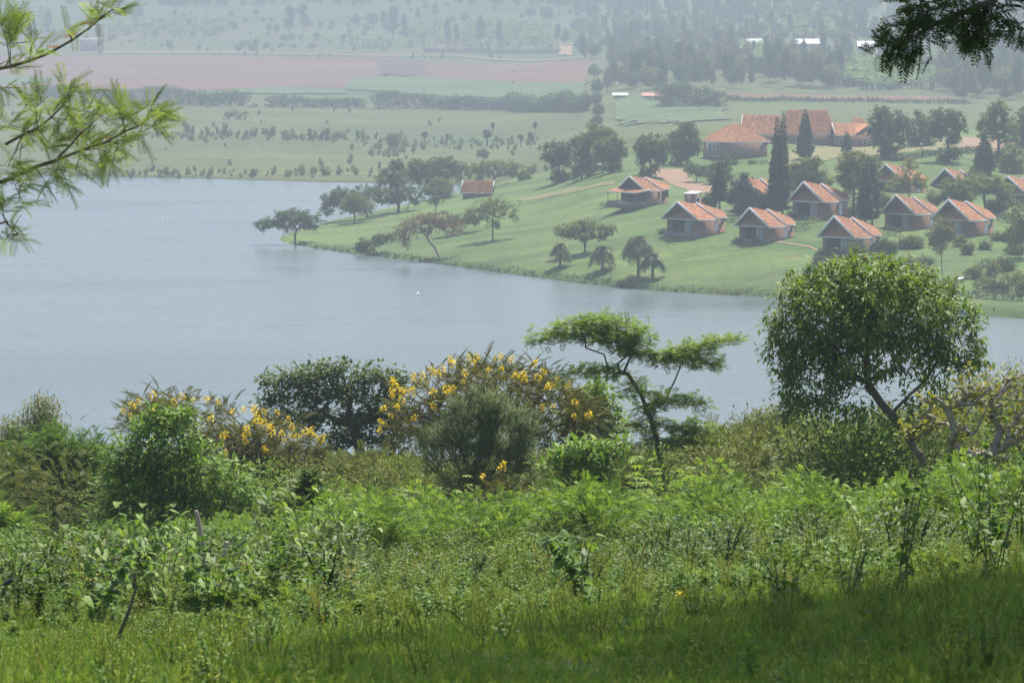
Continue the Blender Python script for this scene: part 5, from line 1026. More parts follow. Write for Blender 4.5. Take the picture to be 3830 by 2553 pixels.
lt('garden_tree', 'thin yellowish tree before the veiled cottage', (3400, 790), (3400, 700), [(3400, 650, 55, 40), (3360, 690, 45, 28), (3440, 690, 50, 28), (3405, 610, 26, 24)], 'coral', 120, 7, 0.40, .14, 224, True)
lt('acacia', 'umbrella acacia standing between the upper and lower cottages', (3690, 800), (3680, 740), [(3640, 690, 120, 32), (3560, 720, 60, 26), (3730, 700, 60, 34), (3500, 745, 36, 16), (3760, 740, 30, 24)], 'fary', 210, 8, 0.56, .25, 225, True)
lt('slope_tree', 'tall sparse pale tree with a thin stem on the scrubby slope', (3523, 1032), (3520, 920), [(3520, 850, 40, 45), (3490, 890, 30, 36), (3550, 880, 25, 36), (3515, 925, 25, 25)], 'gum', 80, 7, 0.43, .09, 226, bark=BARKL)
lt('slope_tree', 'sparse pale tree at the picture edge beside the last cottage', (3815, 960), (3815, 880), [(3810, 800, 45, 50), (3830, 860, 45, 50), (3790, 900, 25, 25)], 'gum', 80, 7, 0.43, .1, 227, bark=BARKL)
lt('park_tree', 'largest round tree beside the main lodge', (3318, 592), (3318, 520), [(3320, 450, 70, 60), (3290, 490, 45, 50), (3365, 480, 45, 55), (3320, 530, 60, 36)], 'far', 170, 8, 0.73, .35, 228)
lt('park_tree', 'second broad tree beside the main lodge, touching the largest', (3440, 580), (3440, 520), [(3440, 470, 50, 55), (3420, 520, 40, 36), (3470, 520, 30, 30)], 'far', 110, 8, 0.67, .28, 229, D=668)
lt('park_tree', 'spreading tree with forked trunk casting shade on the upper lawn', (3548, 605), (3545, 530), [(3540, 440, 60, 45), (3500, 480, 40, 40), (3590, 480, 38, 45), (3545, 510, 60, 26)], 'far', 150, 8, 0.67, .3, 230)
lt('park_tree', 'tall olive tree rising over the driveway end', (3735, 605), (3735, 520), [(3720, 430, 60, 50), (3760, 490, 50, 60), (3690, 490, 40, 50), (3740, 400, 36, 25)], 'fary', 150, 8, 0.67, .3, 231)
lt('park_tree', 'dark tree at the picture edge behind the driveway', (3825, 600), (3825, 520), [(3820, 470, 50, 60), (3840, 540, 40, 50), (3860, 430, 50, 40)], 'far', 110, 8, 0.67, .3, 232, D=670)
lt('park_tree', 'light green young tree at the picture edge above the upper lawn', (3785, 690), (3785, 620), [(3785, 580, 40, 45), (3805, 620, 35, 45), (3765, 620, 26, 36)], 'fary', 110, 8, 0.56, .16, 233, D=612)
lt('porch_tree', 'small round tree before the shore cottage', (3210, 985), (3205, 950), [(3205, 925, 36, 26), (3215, 950, 26, 20)], 'far', 70, 8, 0.40, .08, 234)
for i, (x, y, w, h, f_, lb) in enumerate([(2865, 742, 44, 34, 'far', 'dense tree filling the gap beside the twin column pines'), (3105, 745, 40, 28, 'far', 'rounded tree behind the cottage between the pines'), (3300, 745, 34, 26, 'fary', 'pale bushy tree beside the dark double pine'), (3455, 800, 38, 22, 'far', 'low spreading tree behind the overlapping cottages'), (3600, 735, 46, 24, 'fary', 'wide pale bush under the umbrella acacia'), (3250, 640, 44, 34, 'gum', 'grey-green tree above the dark double pine'), (2965, 645, 40, 26, 'fary', 'light bushy tree below the courtyard'), (3365, 655, 36, 26, 'far', 'dark tree on the slope behind the veiled cottage'), (3640, 660, 44, 30, 'far', 'dark bushy tree behind the umbrella acacia'), (3410, 905, 44, 18, 'fary', 'low tangled bush below the overlapping cottages'), (3310, 925, 36, 16, 'far', 'dark tangled bush beside the shore cottage'), (3730, 760, 40, 26, 'far', 'dark tree between the umbrella acacia and the edge cottage'), (2650, 745, 24, 20, 'far', 'small tree at the bend of the earth drive'), (3800, 870, 40, 26, 'fary', 'pale tree on the slope under the edge cottage')]):
    lt('garden_tree', lb, (x, y + h * 1.3), (x, y + h * .5), [(x, y, w, h), (x + w * .5, y + h * .3, w * .6, h * .7), (x - w * .5, y + h * .25, w * .6, h * .7)], f_, 90, 8, .5, .12, 300 + i)
# shrubs on the scrubby slope
ORD = ['first', 'second', 'third', 'fourth', 'fifth', 'sixth', 'seventh', 'eighth', 'ninth', 'tenth', 'eleventh', 'twelfth', 'thirteenth', 'fourteenth', 'fifteenth', 'sixteenth', 'seventeenth', 'eighteenth', 'nineteenth', 'twentieth'] + ['twenty-' + q for q in ('first', 'second', 'third', 'fourth', 'fifth', 'sixth', 'seventh', 'eighth', 'ninth')] + ['thirtieth'] + ['thirty-' + q for q in ('first', 'second', 'third', 'fourth', 'fifth')]
SH = [(3290, 960, 22, 14), (3330, 985, 40, 20), (3400, 985, 45, 20), (3460, 975, 30, 18), (3590, 905, 24, 16), (3620, 930, 20, 20), (3680, 920, 20, 12), (3640, 1015, 40, 24), (3700, 1000, 45, 30), (3760, 985, 40, 26), (3790, 1040, 45, 24), (3690, 1060, 50, 22), (3740, 1070, 40, 20), (3820, 1075, 30, 26), (3555, 1060, 26, 14), (3800, 930, 40, 20), (3445, 1010, 20, 14), (3730, 885, 26, 14)]
for i, (x, y, w, h) in enumerate(SH):
    lt('slope_bush', '%s bush up the scrubby slope counted from the lawn hedge' % ORD[sorted(range(len(SH)), key=lambda j: -SH[j][1] - SH[j][0] * 1e-4).index(i)], (x, y + h), (x, y + h * .4), [(x, y, w, h), (x + w * .4, y + h * .2, w * .6, h * .7)], ('far', 'fary', 'olive')[i % 3], 36, 7, 0.38, .05, 240 + i, group='bushes on the scrubby slope')
SHP = [(2478, 866, 15, 8, 'leafy shrub at the porch corner below the water tower'), (2545, 868, 14, 6, 'pale low plant before the glazed door below the water tower'), (2762, 902, 18, 9, 'dark shrub at the porch corner of the path cottage'), (2830, 902, 14, 7, 'pale shrub before the glazed door of the path cottage'), (3072, 946, 18, 10, 'dark shrub at the porch corner of the shore cottage'), (3098, 950, 12, 8, 'pale shrub before the porch of the shore cottage'), (3152, 948, 10, 8, 'low pale shrub under the glazed door of the shore cottage'), (2960, 805, 14, 8, 'shrub at the porch corner of the cottage between pines'), (2270, 765, 26, 10, 'straggling bushes at the foot of the verandah house plinth'), (2450, 755, 22, 8, 'low reddish shrub beside the wall of the verandah house'), (2745, 607, 14, 9, 'clipped round bush on the hall lawn'), (2810, 605, 17, 9, 'larger clipped round bush on the hall lawn')]
for i, (x, y, w, h, lb) in enumerate(SHP): lt('garden_bush', lb, (x, y + h), (x, y + 2), [(x, y, w, h)], ('far', 'fary')[i % 2], 34, 4, .28, .04, 270 + i)
# pines
def pine(label, base, top, half, D=None, seed=1, bare=.1, lo=1.0):
    D = D or G(*base)[1]; P = spot(base[0], D); s = D / FPX; h = at(base[0], top, D)[2] - P[2]; r = np.random.default_rng(seed)
    root = empty('column_pine', P); tag(root, label, 'pine tree'); k = Acc(); k.tube([(0, 0, -.4), (0, 0, h * .5), (0, 0, h * .98)], [.2, .13, .03], 7); part('trunk', k, BARK, root)
    k = Acc(); w = half * s; zs = np.arange(h * bare, h * .985, .26)
    for z in zs:
        t = (z - h * bare) / (h * (1 - bare)); rad = w * (1 - t ** 1.7 * .86) * (1 if t > .08 else .75) * lo; n = 9
        a = r.uniform(0, 6.28) + np.arange(n) * 6.283 / n + r.normal(0, .12, n); d = np.stack([np.cos(a), np.sin(a), r.uniform(-.1, .3, n)], -1)
        stamp(k, SPR, np.tile([[0, 0, z]], (n, 1)) + d * .08, frames(d, roll=r.uniform(-1.3, 1.3, n)), rad * r.uniform(.8, 1.12, n) / 1.15, np.clip(r.normal(.5, .25, n), 0, 1))
    part('crown', k, FOL['pine'], root)
pine('taller twin column pine before the main lodge', (2928, 795), 408, 30, 530, 1, .06); pine('thicker twin column pine standing against the taller twin', (2905, 800), 428, 34, 528, 2, .06)
pine('column pine before the middle of the lodge roof', (3010, 594), 404, 34, None, 3, .04); pine('small column pine before the lodge wing windows', (3165, 580), 486, 22, None, 4, .05)
pine('front stem of the dark double pine between cottages', (3238, 832), 596, 36, 512, 5, .18); pine('rear stem of the dark double pine between cottages', (3264, 822), 590, 34, 518, 6, .15)
pine('conifer with tall bare stem below the earth drive', (2692, 806), 592, 36, 532, 7, .30); pine('open young pine with upswept lower branches on the upper lawn', (3680, 655), 500, 40, None, 8, .05, 1.15)
# palms
def palm(label, base, top, half, seed=1, D=None):
    D = D or G(*base)[1]; P = spot(base[0], D); s = D / FPX; h = at(base[0], top, D)[2] - P[2]; w = half * s; r = np.random.default_rng(seed)
    root = empty('date_palm', P); tag(root, label, 'palm tree', None); k = Acc(); th = h * .80; k.tube([(0, 0, -.3), (.05, 0, th * .5), (0, 0, th)], [.24, .17, .2], 8); part('trunk', k, BARK, root)
    k = Acc(); n = 105; m_ = 15; a = r.uniform(0, 6.28, n); e = r.uniform(.0, 1.35, n); L_ = w * 1.6 * r.uniform(.8, 1.15, n); g_ = r.uniform(.75, 1.15, n)
    d = np.stack([np.cos(a) * np.cos(e), np.sin(a) * np.cos(e), np.sin(e)], -1); sd_ = np.stack([-np.sin(a), np.cos(a), 0 * a], -1)
    for q in range(n):
        t = np.linspace(.12, 1, m_)[:, None]; P_ = d[q] * t * L_[q] * .85 + np.array([0, 0, -1.0]) * g_[q] * t * t * L_[q] + [0, 0, th]; tn = np.clip(r.normal(.5, .25), 0, 1)
        tg = nrm(np.gradient(P_, axis=0)); ll = L_[q] * .34 * (1.1 - .6 * np.abs(t - .4))
        for s_ in (1, -1):
            dl = nrm(sd_[q] * s_ + tg * .8 + [0, 0, -.5]); tip = P_ + dl * ll; b2 = P_ + tg * L_[q] * .09; V = np.concatenate([P_, b2, tip]); i_ = np.arange(m_); k.add(V, np.stack([i_, i_ + m_, i_ + 2 * m_], -1), tn)
    part('fronds', k, FOL['palm'], root)
palm('small palm standing apart on the lawn, farthest from the cottages', (2095, 998), 905, 32, 1); palm('palm with short trunk next to the grey sapling', (2253, 1012), 915, 37, 2); palm('tallest palm in the pair near the lawn shore', (2388, 1036), 868, 50, 3); palm('shorter palm leaning on the tallest palm', (2442, 1042), 942, 36, 4); palm('dark palm half hidden behind the round-crowned tree', (3068, 1062), 955, 46, 5)
lt('sapling_tree', 'thin grey sapling between the lawn palms', (2285, 1035), (2285, 1005), [(2285, 990, 20, 12)], 'gum', 20, 3, .25, .04, 290)
# hedges
def hedge(name, label, pts, h, w, fol='hedge', group=None, size=.4, dens=9, y0=425, cat='hedge', top=.15):
    P = np.array([G(a, b_, y0) for a, b_ in pts]); seg = np.linalg.norm(np.diff(P[:, :2], axis=0), axis=1); s = np.concatenate([[0], np.cumsum(seg)]); r = np.random.default_rng(len(label) + int(pts[0][0]))
    n = int(s[-1] * dens * max(h, .6)); t = r.uniform(0, s[-1], n); x = np.interp(t, s, P[:, 0]); y = np.interp(t, s, P[:, 1]); hh = h * (1 + top * (np.sin(t * .9 / max(h, .5)) + np.sin(t * .37 / max(h, .5) + 1.3) + r.normal(0, .3, n)))
    x = x + r.uniform(-.5, .5, n) * w; y = y + r.uniform(-.5, .5, n) * w; z = height(x, y) + np.maximum(.1, hh) * r.random(n) ** .7
    o0 = P[0]; k = Acc(); d = nrm(r.normal(size=(n, 3)) + [0, -.4, .5]); stamp(k, CL[0], np.stack([x, y, z], -1) - o0, frames(d), size * r.uniform(.7, 1.3, n), np.clip(r.normal(.5, .25, n), 0, 1))
    o = obj(name, k.mesh(name, FOL[fol])); o.location = o0; return tag(o, label, cat, group)
hedge('hedge', 'long dark clipped hedge on the lower lawn at the picture edge', [(3300, 1104), (3450, 1106), (3600, 1110), (3830, 1123), (4000, 1128)], 1.1, .9, size=.34, dens=22)
hedge('hedge', 'dark hedge across the upper lawn below the driveway', [(3330, 606), (3440, 590), (3540, 578), (3650, 572)], 1.3, 1.0, size=.36, dens=20)
hedge('hedge', 'low hedge on the hall lawn beside the clipped bushes', [(2830, 616), (2890, 614)], .7, .7, size=.3, dens=20)
hedge('hedge', 'hedge behind the first cottages below the pines', [(2690, 840), (2780, 828)], .9, .8, size=.32, dens=20)
hedge('hedge', 'curved hedge around the courtyard flower bed', [(2990, 608), (3040, 622), (3080, 615)], .6, .8, size=.3, dens=20)
for lb_, pts_ in (('hedge between the path cottage and the shore cottage', [(2965, 864), (3020, 858)]), ('short hedge beside the shore cottage side door', [(3300, 876), (3365, 884)]), ('hedge below the last cottages at the picture edge', [(3735, 828), (3830, 845)]), ('hedge beside the cottage between the pines', [(3165, 760), (3215, 766)]), ('rough hedge behind the veiled cottage', [(3480, 735), (3500, 770)])):
    hedge('hedge', lb_, pts_, 1.1, 1.2, size=.34, dens=20)
hedge('flower_hedge', 'low yellow-flowering hedge behind the shore cottage', [(3030, 838), (3080, 825), (3140, 822), (3240, 818)], .7, 1.2, 'coral', size=.3, dens=16)
hedge('shore_reeds', 'dark rough grass fringe along the lawn shore', [(1090, 914), (1300, 944), (1640, 984), (2000, 1034), (2300, 1071), (2500, 1088), (2700, 1100), (2880, 1109), (3050, 1121)], .65, .6, 'hedge', size=.3, dens=14, cat='reeds')
tag(bpy.data.objects['shore_reeds'], kind='stuff')
# ------------------------------------------------------------------ the valley floor and far hillside
def far_proto(name, h, lobes, tips, k, size, fol, seed, flat=False, r0=.3, bark=None):
    r = np.random.default_rng(seed); P, d, _ = lobes_points(lobes, tips, r, .4); pos, par, cnt, ends = grow([(0, 0, -.5), (0, 0, h * .25), (0, 0, h * .5)], P, r); a = Acc(); limbs(a, pos, par, cnt, r0, .05, 4)
    b_ = Acc(); k *= 2; n = tips * k; i = np.repeat(np.arange(tips), k); stamp(b_, CLf if flat else CL[seed % 3], P[i] + r.normal(size=(n, 3)) * size * .5, frames(nrm(d[i] + r.normal(size=(n, 3)) * .7 + [0, 0, .2])), size * r.uniform(.7, 1.3, n), np.clip(r.normal(.5, .25, n), 0, 1))
    return a.mesh('trunk', bark or BARK), b_.mesh('crown', FOL[fol])
FP = {'gum': [far_proto('gum', 20, [(0, 0, 13, 2.2, 2.2, 6), (.6, 0, 8, 2.4, 2.4, 3), (-.5, 0, 16, 1.6, 1.6, 3.5)], 70, 4, 1.0, 'far', s) for s in (301, 302)],
      'gumpale': [far_proto('gum', 20, [(0, 0, 12, 2.6, 2.6, 6), (.8, 0, 7, 2.6, 2.6, 3)], 70, 4, 1.0, 'gum', 303)],
      'round': [far_proto('round', 10, [(0, 0, 6, 4.2, 4.2, 3.2), (2, 0, 5, 2.6, 2.6, 2.2), (-1.8, .5, 5.4, 2.6, 2.6, 2.4)], 80, 4, .95, 'far', s) for s in (304, 305)],
      'olive': [far_proto('round', 10, [(0, 0, 6, 4.2, 4.2, 3.2), (-2, 0, 4.6, 2.8, 2.8, 2.4)], 80, 4, .95, 'fary', 306)],
      'umbrella': [far_proto('umb', 10, [(0, 0, 7.4, 7, 7, 1.3), (3, 1, 8.2, 4, 4, .9)], 80, 4, 1.1, 'far', 307, True)],
      'bush': [far_proto('bush', 4, [(0, 0, 2.2, 1.0, 1.0, 1.8), (.7, 0, 1.2, 1.0, 1.0, 1.0), (-.5, .2, 2.8, .5, .5, .9)], 30, 3, .5, f_, s, r0=.12) for s, f_ in ((308, 'fary'), (309, 'olive'), (312, 'far'))],
      'pollard': [far_proto('pollard', 6, [(0, 0, 4.6, 1.0, 1.0, 1.6), (.9, 0, 5.6, .6, .6, 1.2)], 34, 4, .5, 'far', 310, r0=.25)]}
def banana_me(seed):
    r = np.random.default_rng(seed); k = Acc()
    for s in range(5):
        c = np.array([r.normal(0, 1.1), r.normal(0, 1.1), 0]); h = r.uniform(1.8, 3.0); k.tube([c + [0, 0, -.3], c + [0, 0, h]], [.16, .1], 5, .1, False); n = 8; a = r.uniform(0, 6.28, n); e = r.uniform(.25, 1.25, n); d = np.stack([np.cos(a) * np.cos(e), np.sin(a) * np.cos(e), np.sin(e)], -1)
        stamp(k, T_leaf2(.28, .45, .25), np.tile(c + [0, 0, h * .95], (n, 1)), frames(d), r.uniform(1.6, 2.5, n), np.clip(r.normal(.55, .3, n), 0, 1))
    return k.mesh('banana_%d' % seed, FOL['banana'])
BAN = [banana_me(s) for s in (1, 2, 3)]
UNIT = {'gum': 20, 'gumpale': 20, 'round': 9.5, 'olive': 9.5, 'umbrella': 9, 'bush': 4, 'pollard': 6.5}
def ft(kind, px, py, hpx, label, group=None, wf=1.0, name=None, seed=0):
    P = G(px, py); h = hpx * P[1] / FPX; s = h / UNIT[kind]; tm, cm = FP[kind][seed % len(FP[kind])]; root = empty(name or {'gum': 'gum_tree', 'gumpale': 'gum_tree', 'round': 'round_tree', 'olive': 'round_tree', 'umbrella': 'umbrella_tree', 'bush': 'bush', 'pollard': 'pollard_tree'}[kind], P, random.uniform(0, 6.28)); root.scale = (s * wf, s * wf, s); tag(root, label, 'bush' if kind == 'bush' else 'tree', group)
    obj('trunk', tm, None, root); obj('crown', cm, None, root); return root
FT = [ # kind, px, base row, height px, width factor, label
 ('gum', 1083, 140, 128, 1.2, 'taller of the paired gum trees above the dirt road'), ('gum', 1137, 130, 122, 1.1, 'slimmer of the paired gum trees above the dirt road'), ('umbrella', 658, 70, 78, 1.1, 'flat-topped lone tree on the far pasture'), ('round', 511, 90, 82, .75, 'dense dark tree beside the flat-topped lone tree'), ('gum', 182, 124, 92, 1.3, 'grey tree behind the silky oak bough above the little house'),
 ('gum', 33, 110, 120, 1.3, 'hazy dark tree at the top corner'), ('gum', 95, 60, 70, 1.6, 'hazy tree behind the dark corner tree'), ('round', 1036, 124, 34, .8, 'little dark tree left of the paired gum trees'), ('round', 873, 118, 36, .9, 'small round tree above the banana grove'),
 ('gum', 1470, 152, 132, 1.25, 'tallest gum tree standing before the banana grove edge'), ('gum', 1514, 166, 118, .9, 'slim gum tree leaning on the tallest one'), ('round', 1332, 106, 56, .7, 'first dark tree of three on the hillside field edge'), ('round', 1394, 106, 60, .8, 'second dark tree of three on the hillside field edge'), ('gum', 1432, 102, 62, 1.2, 'third and narrowest tree on the hillside field edge'),
 ('gum', 1674, 184, 118, .9, 'first column tree inside the banana grove'), ('gum', 1707, 178, 92, .9, 'shorter column tree touching the first in the grove'), ('gum', 1797, 178, 122, 1.1, 'tallest column tree inside the banana grove'), ('gum', 1868, 184, 106, 1.0, 'column tree nearest the road side of the grove'), ('gum', 2085, 168, 82, 1.2, 'dark tree at the mouth of the earth lane'), ('round', 2112, 172, 56, .6, 'low dark tree beside the earth lane'),
 ('round', 2042, 92, 68, .8, 'dark round tree above the grove'), ('round', 1987, 74, 50, .9, 'tree beside the dark round one above the grove'), ('round', 1737, 90, 42, .8, 'small dark tree above the middle of the grove'), ('gum', 1628, 70, 62, 1.6, 'hazy upright tree on the upper pasture'), ('gum', 1563, 86, 62, 1.3, 'thin hazy tree below the upper pasture'), ('round', 1593, 42, 36, .7, 'topmost small tree of the upper pasture'), ('round', 1851, 46, 26, .7, 'tiny round tree on the upper pasture'), ('umbrella', 2090, 58, 66, .9, 'flat dark tree at the top centre edge'),
 ('gumpale', 2272, 345, 98, 1.3, 'white-blossomed tree over the tree-lined track'), ('round', 2222, 300, 60, .9, 'upper tree of the tree-lined track'), ('round', 2235, 360, 64, .9, 'second tree down the tree-lined track'), ('round', 2228, 405, 60, .9, 'third tree down the tree-lined track'), ('round', 2240, 445, 58, .9, 'fourth tree down the tree-lined track'), ('round', 2232, 485, 60, .9, 'lowest tree of the tree-lined track'),
 ('bush', 695, 500, 56, .9, 'tallest bush in the pasture row by the far shore'), ('olive', 860, 446, 30, 1.6, 'low leafy clump below the grazing cattle'), ('olive', 1470, 565, 70, 1.0, 'broad leafy clump alone on the valley pasture'), ('olive', 1805, 600, 46, 1.0, 'rounded bush near the bay end'),
 ('pollard', 1822, 548, 66, 1.3, 'stout pollard tree on the valley pasture'), ('pollard', 1843, 500, 44, .9, 'slim pollard just above the stout one'), ('pollard', 1948, 552, 52, 1.1, 'first of three pollards in a cluster'), ('pollard', 1985, 552, 60, 1.0, 'second of three pollards in a cluster'), ('pollard', 2001, 500, 46, .9, 'upper one of three pollards in a cluster'), ('pollard', 1588, 538, 48, 1.2, 'forked pollard near the leafy clump'), ('pollard', 1673, 542, 42, .8, 'thin pollard between forked and stout ones'),
 ('bush', 1310, 614, 42, .8, 'small vase-shaped tree nearest the far shore')]
for i, (kd, x, y, h, wf, lb) in enumerate(FT): ft(kd, x, y, h, lb, None, wf, seed=i)
for i, (x, y, h) in enumerate(sorted([(722, 508, 40), (755, 510, 28), (775, 510, 45), (812, 505, 35), (840, 512, 58), (892, 512, 30), (922, 510, 28), (955, 514, 40), (1005, 515, 35), (1022, 514, 46), (1060, 518, 30), (1160, 526, 50), (1180, 520, 34), (1205, 526, 45), (1226, 526, 50), (1260, 526, 40), (1338, 522, 40), (1357, 526, 44), (1408, 522, 32), (1605, 536, 18), (1650, 540, 20), (1730, 542, 22), (1860, 560, 26), (1900, 562, 22), (640, 512, 22), (1420, 632, 30), (48, 432, 22), (1095, 415, 22), (1250, 420, 20)])):
    ft('bush', x, y, h, ORD[i] + ' hazy pasture shrub along the valley counted from the silky oak', 'shrubs on the valley pasture', .75, 'pasture_shrub', i)
rr = random.Random(5)
for i, x_ in enumerate(sorted(rr.uniform(100, 1900) for _ in range(34))): ft('bush', x_, rr.uniform(652, 668), rr.uniform(16, 36), ORD[i] + ' low bush along the far lake shore counted from the silky oak', 'bushes along the far lake shore', rr.uniform(.9, 1.6), 'shore_shrub', i)
for i, (x, y, h) in enumerate(sorted([(1545, 218, 18), (1585, 218, 16), (1615, 218, 14), (1655, 220, 22), (1835, 218, 26), (1870, 220, 16), (375, 205, 24), (915, 210, 20), (960, 210, 18), (1195, 216, 18), (1230, 216, 16)])): ft('bush', x, y, h, ORD[i] + ' small dark roadside bush along the dirt road from its house end', 'bushes beside the dirt road', 1.1, 'road_shrub', i)
for lb, pts, h in (('tall blue-grey hedge below the ploughed field, behind the silky oak', [(140, 384), (320, 386), (510, 390)], 6), ('tall hedge with pale trunks behind the grazing cattle', [(528, 390), (720, 394), (925, 396)], 6), ('broken hedge stretch between the cattle and the long hedge', [(1005, 402), (1120, 402), (1240, 402), (1362, 405)], 4), ('longest dark hedge across the valley, reaching the tree-lined track', [(1398, 406), (1600, 406), (1900, 410), (2195, 416)], 5.5)):
    hedge('tall_hedge', lb, pts, h, 3.5, 'dark', None, 1.1, 4.5, 800, 'hedge', .13)
hedge('hedge', 'thin dark hedge between the earth strip and the lodge meadow', [(2720, 378), (3000, 380), (3300, 384), (3620, 390)], 1.6, 1.5, 'far', None, .8, 6, 800)
hedge('tall_hedge', 'dark clipped tree block at the end of the lodge meadow', [(2470, 398), (2560, 400), (2700, 402)], 6.0, 5, 'far', None, 1.2, 4, 800)
hedge('hedge', 'dark roadside hedge below the banana grove', [(1585, 196), (1800, 198), (2095, 200)], 2.4, 2, 'far', None, 1.0, 4, 1200)
def patch(n, boxes, r):
    out = []
    for x0, x1, y0, y1, wgt in boxes:
        for _ in range(int(n * wgt)): out.append(G(r.uniform(x0, x1), r.uniform(y0, y1), 900))
    return np.array(out)
def groves():
    r = np.random.default_rng(51); P = patch(280, [(400, 845, 92, 142, .27), (1530, 2065, 95, 184, .5), (1300, 1500, 160, 190, .05), (2130, 2250, 90, 160, .08), (60, 200, 60, 110, .06)], r); n = len(P)
    scatter('banana_grove', 'pale banana plants growing in groves on the far hillside', 'banana plants', BAN, P, np.stack([0 * P[:, 0], 0 * P[:, 0], r.uniform(0, 6.28, n)], -1), r.uniform(1.0, 1.7, n), r.integers(0, 3, n))
    jm = []
    for kd in ('gum', 'gumpale', 'round', 'olive'):
        for tm, cm in FP[kd]:
            bm = bmesh.new(); bm.from_mesh(cm); me = bpy.data.meshes.new('wood_' + kd); bm.to_mesh(me); bm.free(); me.materials.append(cm.materials[0]); jm.append(me)
    P1 = patch(1500, [(2290, 3900, 40, 340, .62), (2290, 3900, -20, 60, .2), (2150, 2400, 0, 240, .06), (3550, 3900, 330, 385, .03), (0, 1500, -10, 30, .05), (1500, 2300, -10, 30, .04)], r)
    P2 = patch(520, [(3150, 3490, 240, 338, .35), (2780, 2950, 190, 280, .2), (2550, 2700, 60, 160, .12), (2850, 3200, 60, 150, .15), (3500, 3800, 150, 260, .1)], r)
    n1, n2 = len(P1), len(P2); keep = np.ones(n1, bool)
    for i in range(n1):
        x, y = pix(P1[i]); keep[i] = not ((3180 < x < 3480 and 262 < y < 345) or (2760 < x < 3320 and 168 < y < 222) or (2880 < x < 3040 and 90 < y < 130) or (3450 < x < 3630 and 215 < y < 275))
    P1 = P1[keep]; n1 = len(P1); idx = r.choice(6, n1, p=[.15, .15, .2, .14, .14, .22]); sc = r.uniform(.45, .95, n1) * np.where(idx < 3, .85, 1.0)
    P = np.concatenate([P1, P2]); n = n1 + n2
    scatter('hillside_wood', 'hazy wood of mixed trees and bananas covering the far hillside', 'wood', jm + BAN, P, np.stack([np.zeros(n), np.zeros(n), r.uniform(0, 6.28, n)], -1), np.concatenate([sc, r.uniform(1.0, 1.6, n2)]), np.concatenate([idx, 6 + r.integers(0, 3, n2)]))
groves()
def far_scrub():
    r = np.random.default_rng(53); c = patch(75, [(0, 2250, 2, 195, .85), (0, 2150, 470, 480, .0)], r); P = []
    for q in c:
        for _ in range(r.integers(2, 8)): x, y = q[0] + r.normal(0, 22), q[1] + r.normal(0, 14); P.append((x, y, gz(x, y)))
    P = np.array(P); n = len(P); ms = [FP[k_][0][1] for k_ in ('bush', 'olive', 'olive')]
    scatter('far_scrub', 'hazy bushes scattered over the far fields', 'bushes', ms, P, np.stack([np.zeros(n), np.zeros(n), r.uniform(0, 6.28, n)], -1), r.uniform(.2, .65, n), r.integers(0, 3, n))
far_scrub()
def pasture_scrub():
    r = np.random.default_rng(54); P = []
    for x0, x1, y0, y1, n in ((560, 1300, 500, 528, 120), (1300, 2020, 520, 562, 90), (1380, 1560, 540, 590, 40), (820, 930, 425, 452, 30), (60, 2000, 640, 664, 170), (300, 2100, 420, 630, 40)):
        for _ in range(n): P.append(G(r.uniform(x0, x1), r.uniform(y0, y1), 790))
    P = np.array(P); n = len(P); ms = [FP['bush'][i][1] for i in (0, 0)]
    scatter('pasture_scrub', 'low pale scrub and reeds along the pasture rows and far shore', 'scrub', ms, P - [0, 0, .2], np.stack([np.zeros(n), np.zeros(n), r.uniform(0, 6.28, n)], -1), r.uniform(.15, .6, n), r.integers(0, 2, n))
pasture_scrub()
# far roofs
SHEET = plain('pale_metal_sheet', (.46, .48, .50), .45, .08, .5); REDS = plain('faded_red_sheet', (.42, .16, .12), .6, .15, .5); MUD = plain('pink_plaster', (.42, .33, .28), .9, .15, .6)
def far_shed(label, px, py, wpx, hpx, mat, wallmat=MUD, name='far_shed', depth=7, roofpart=.55, flat=False):
    P = G(px, py, 800); s = P[1] / FPX; w, h = wpx * s, hpx * s; root = empty(name, P); tag(root, label, 'building'); e = h * (1 - roofpart)
    k = Acc(); k.box(-w / 2, w / 2, 0, depth, -1, e); part('wall', k, wallmat, root); k = Acc(); o_ = .5
    if flat: k.slab([(-w / 2 - o_, -o_, e + .1), (w / 2 + o_, -o_, e + .1), (w / 2 + o_, depth + o_, h), (-w / 2 - o_, depth + o_, h)], .15)
    else:
        k.slab([(-w / 2 - o_, -o_, e), (w / 2 + o_, -o_, e), (w / 2 + o_, depth / 2, h), (-w / 2 - o_, depth / 2, h)], .15); k.slab([(w / 2 + o_, depth + o_, e), (-w / 2 - o_, depth + o_, e), (-w / 2 - o_, depth / 2, h), (w / 2 + o_, depth / 2, h)], .15)
    part('roof', k, mat, root); window(root, (-w * .25, 0, e * .3), (1, 0, 0), 1.2, min(1.4, e * .5), 0, TIMB); window(root, (w * .15, 0, 0), (1, 0, 0), 1.1, min(2.1, e * .8), 0, TIMB, name='door', rows=1); return root
far_shed('longest pale metal roof in the hillside wood', 2848, 180, 106, 34, SHEET); far_shed('second pale metal roof in the hillside wood', 3020, 178, 96, 32, SHEET); far_shed('short pale metal roof, third along the hillside wood', 3240, 190, 58, 36, SHEET); far_shed('tiny glinting roof highest in the hillside wood', 3218, 66, 40, 18, SHEET); far_shed('low faded red roof beside the earth lane', 2368, 208, 66, 16, REDS); far_shed('narrow pale shelter roof on the meadow track', 2320, 366, 50, 18, SHEET, TIMB, depth=3, flat=True); far_shed('pale and red shelter roof beside the clipped tree block', 2440, 370, 66, 22, REDS, TIMB, depth=3, flat=True)
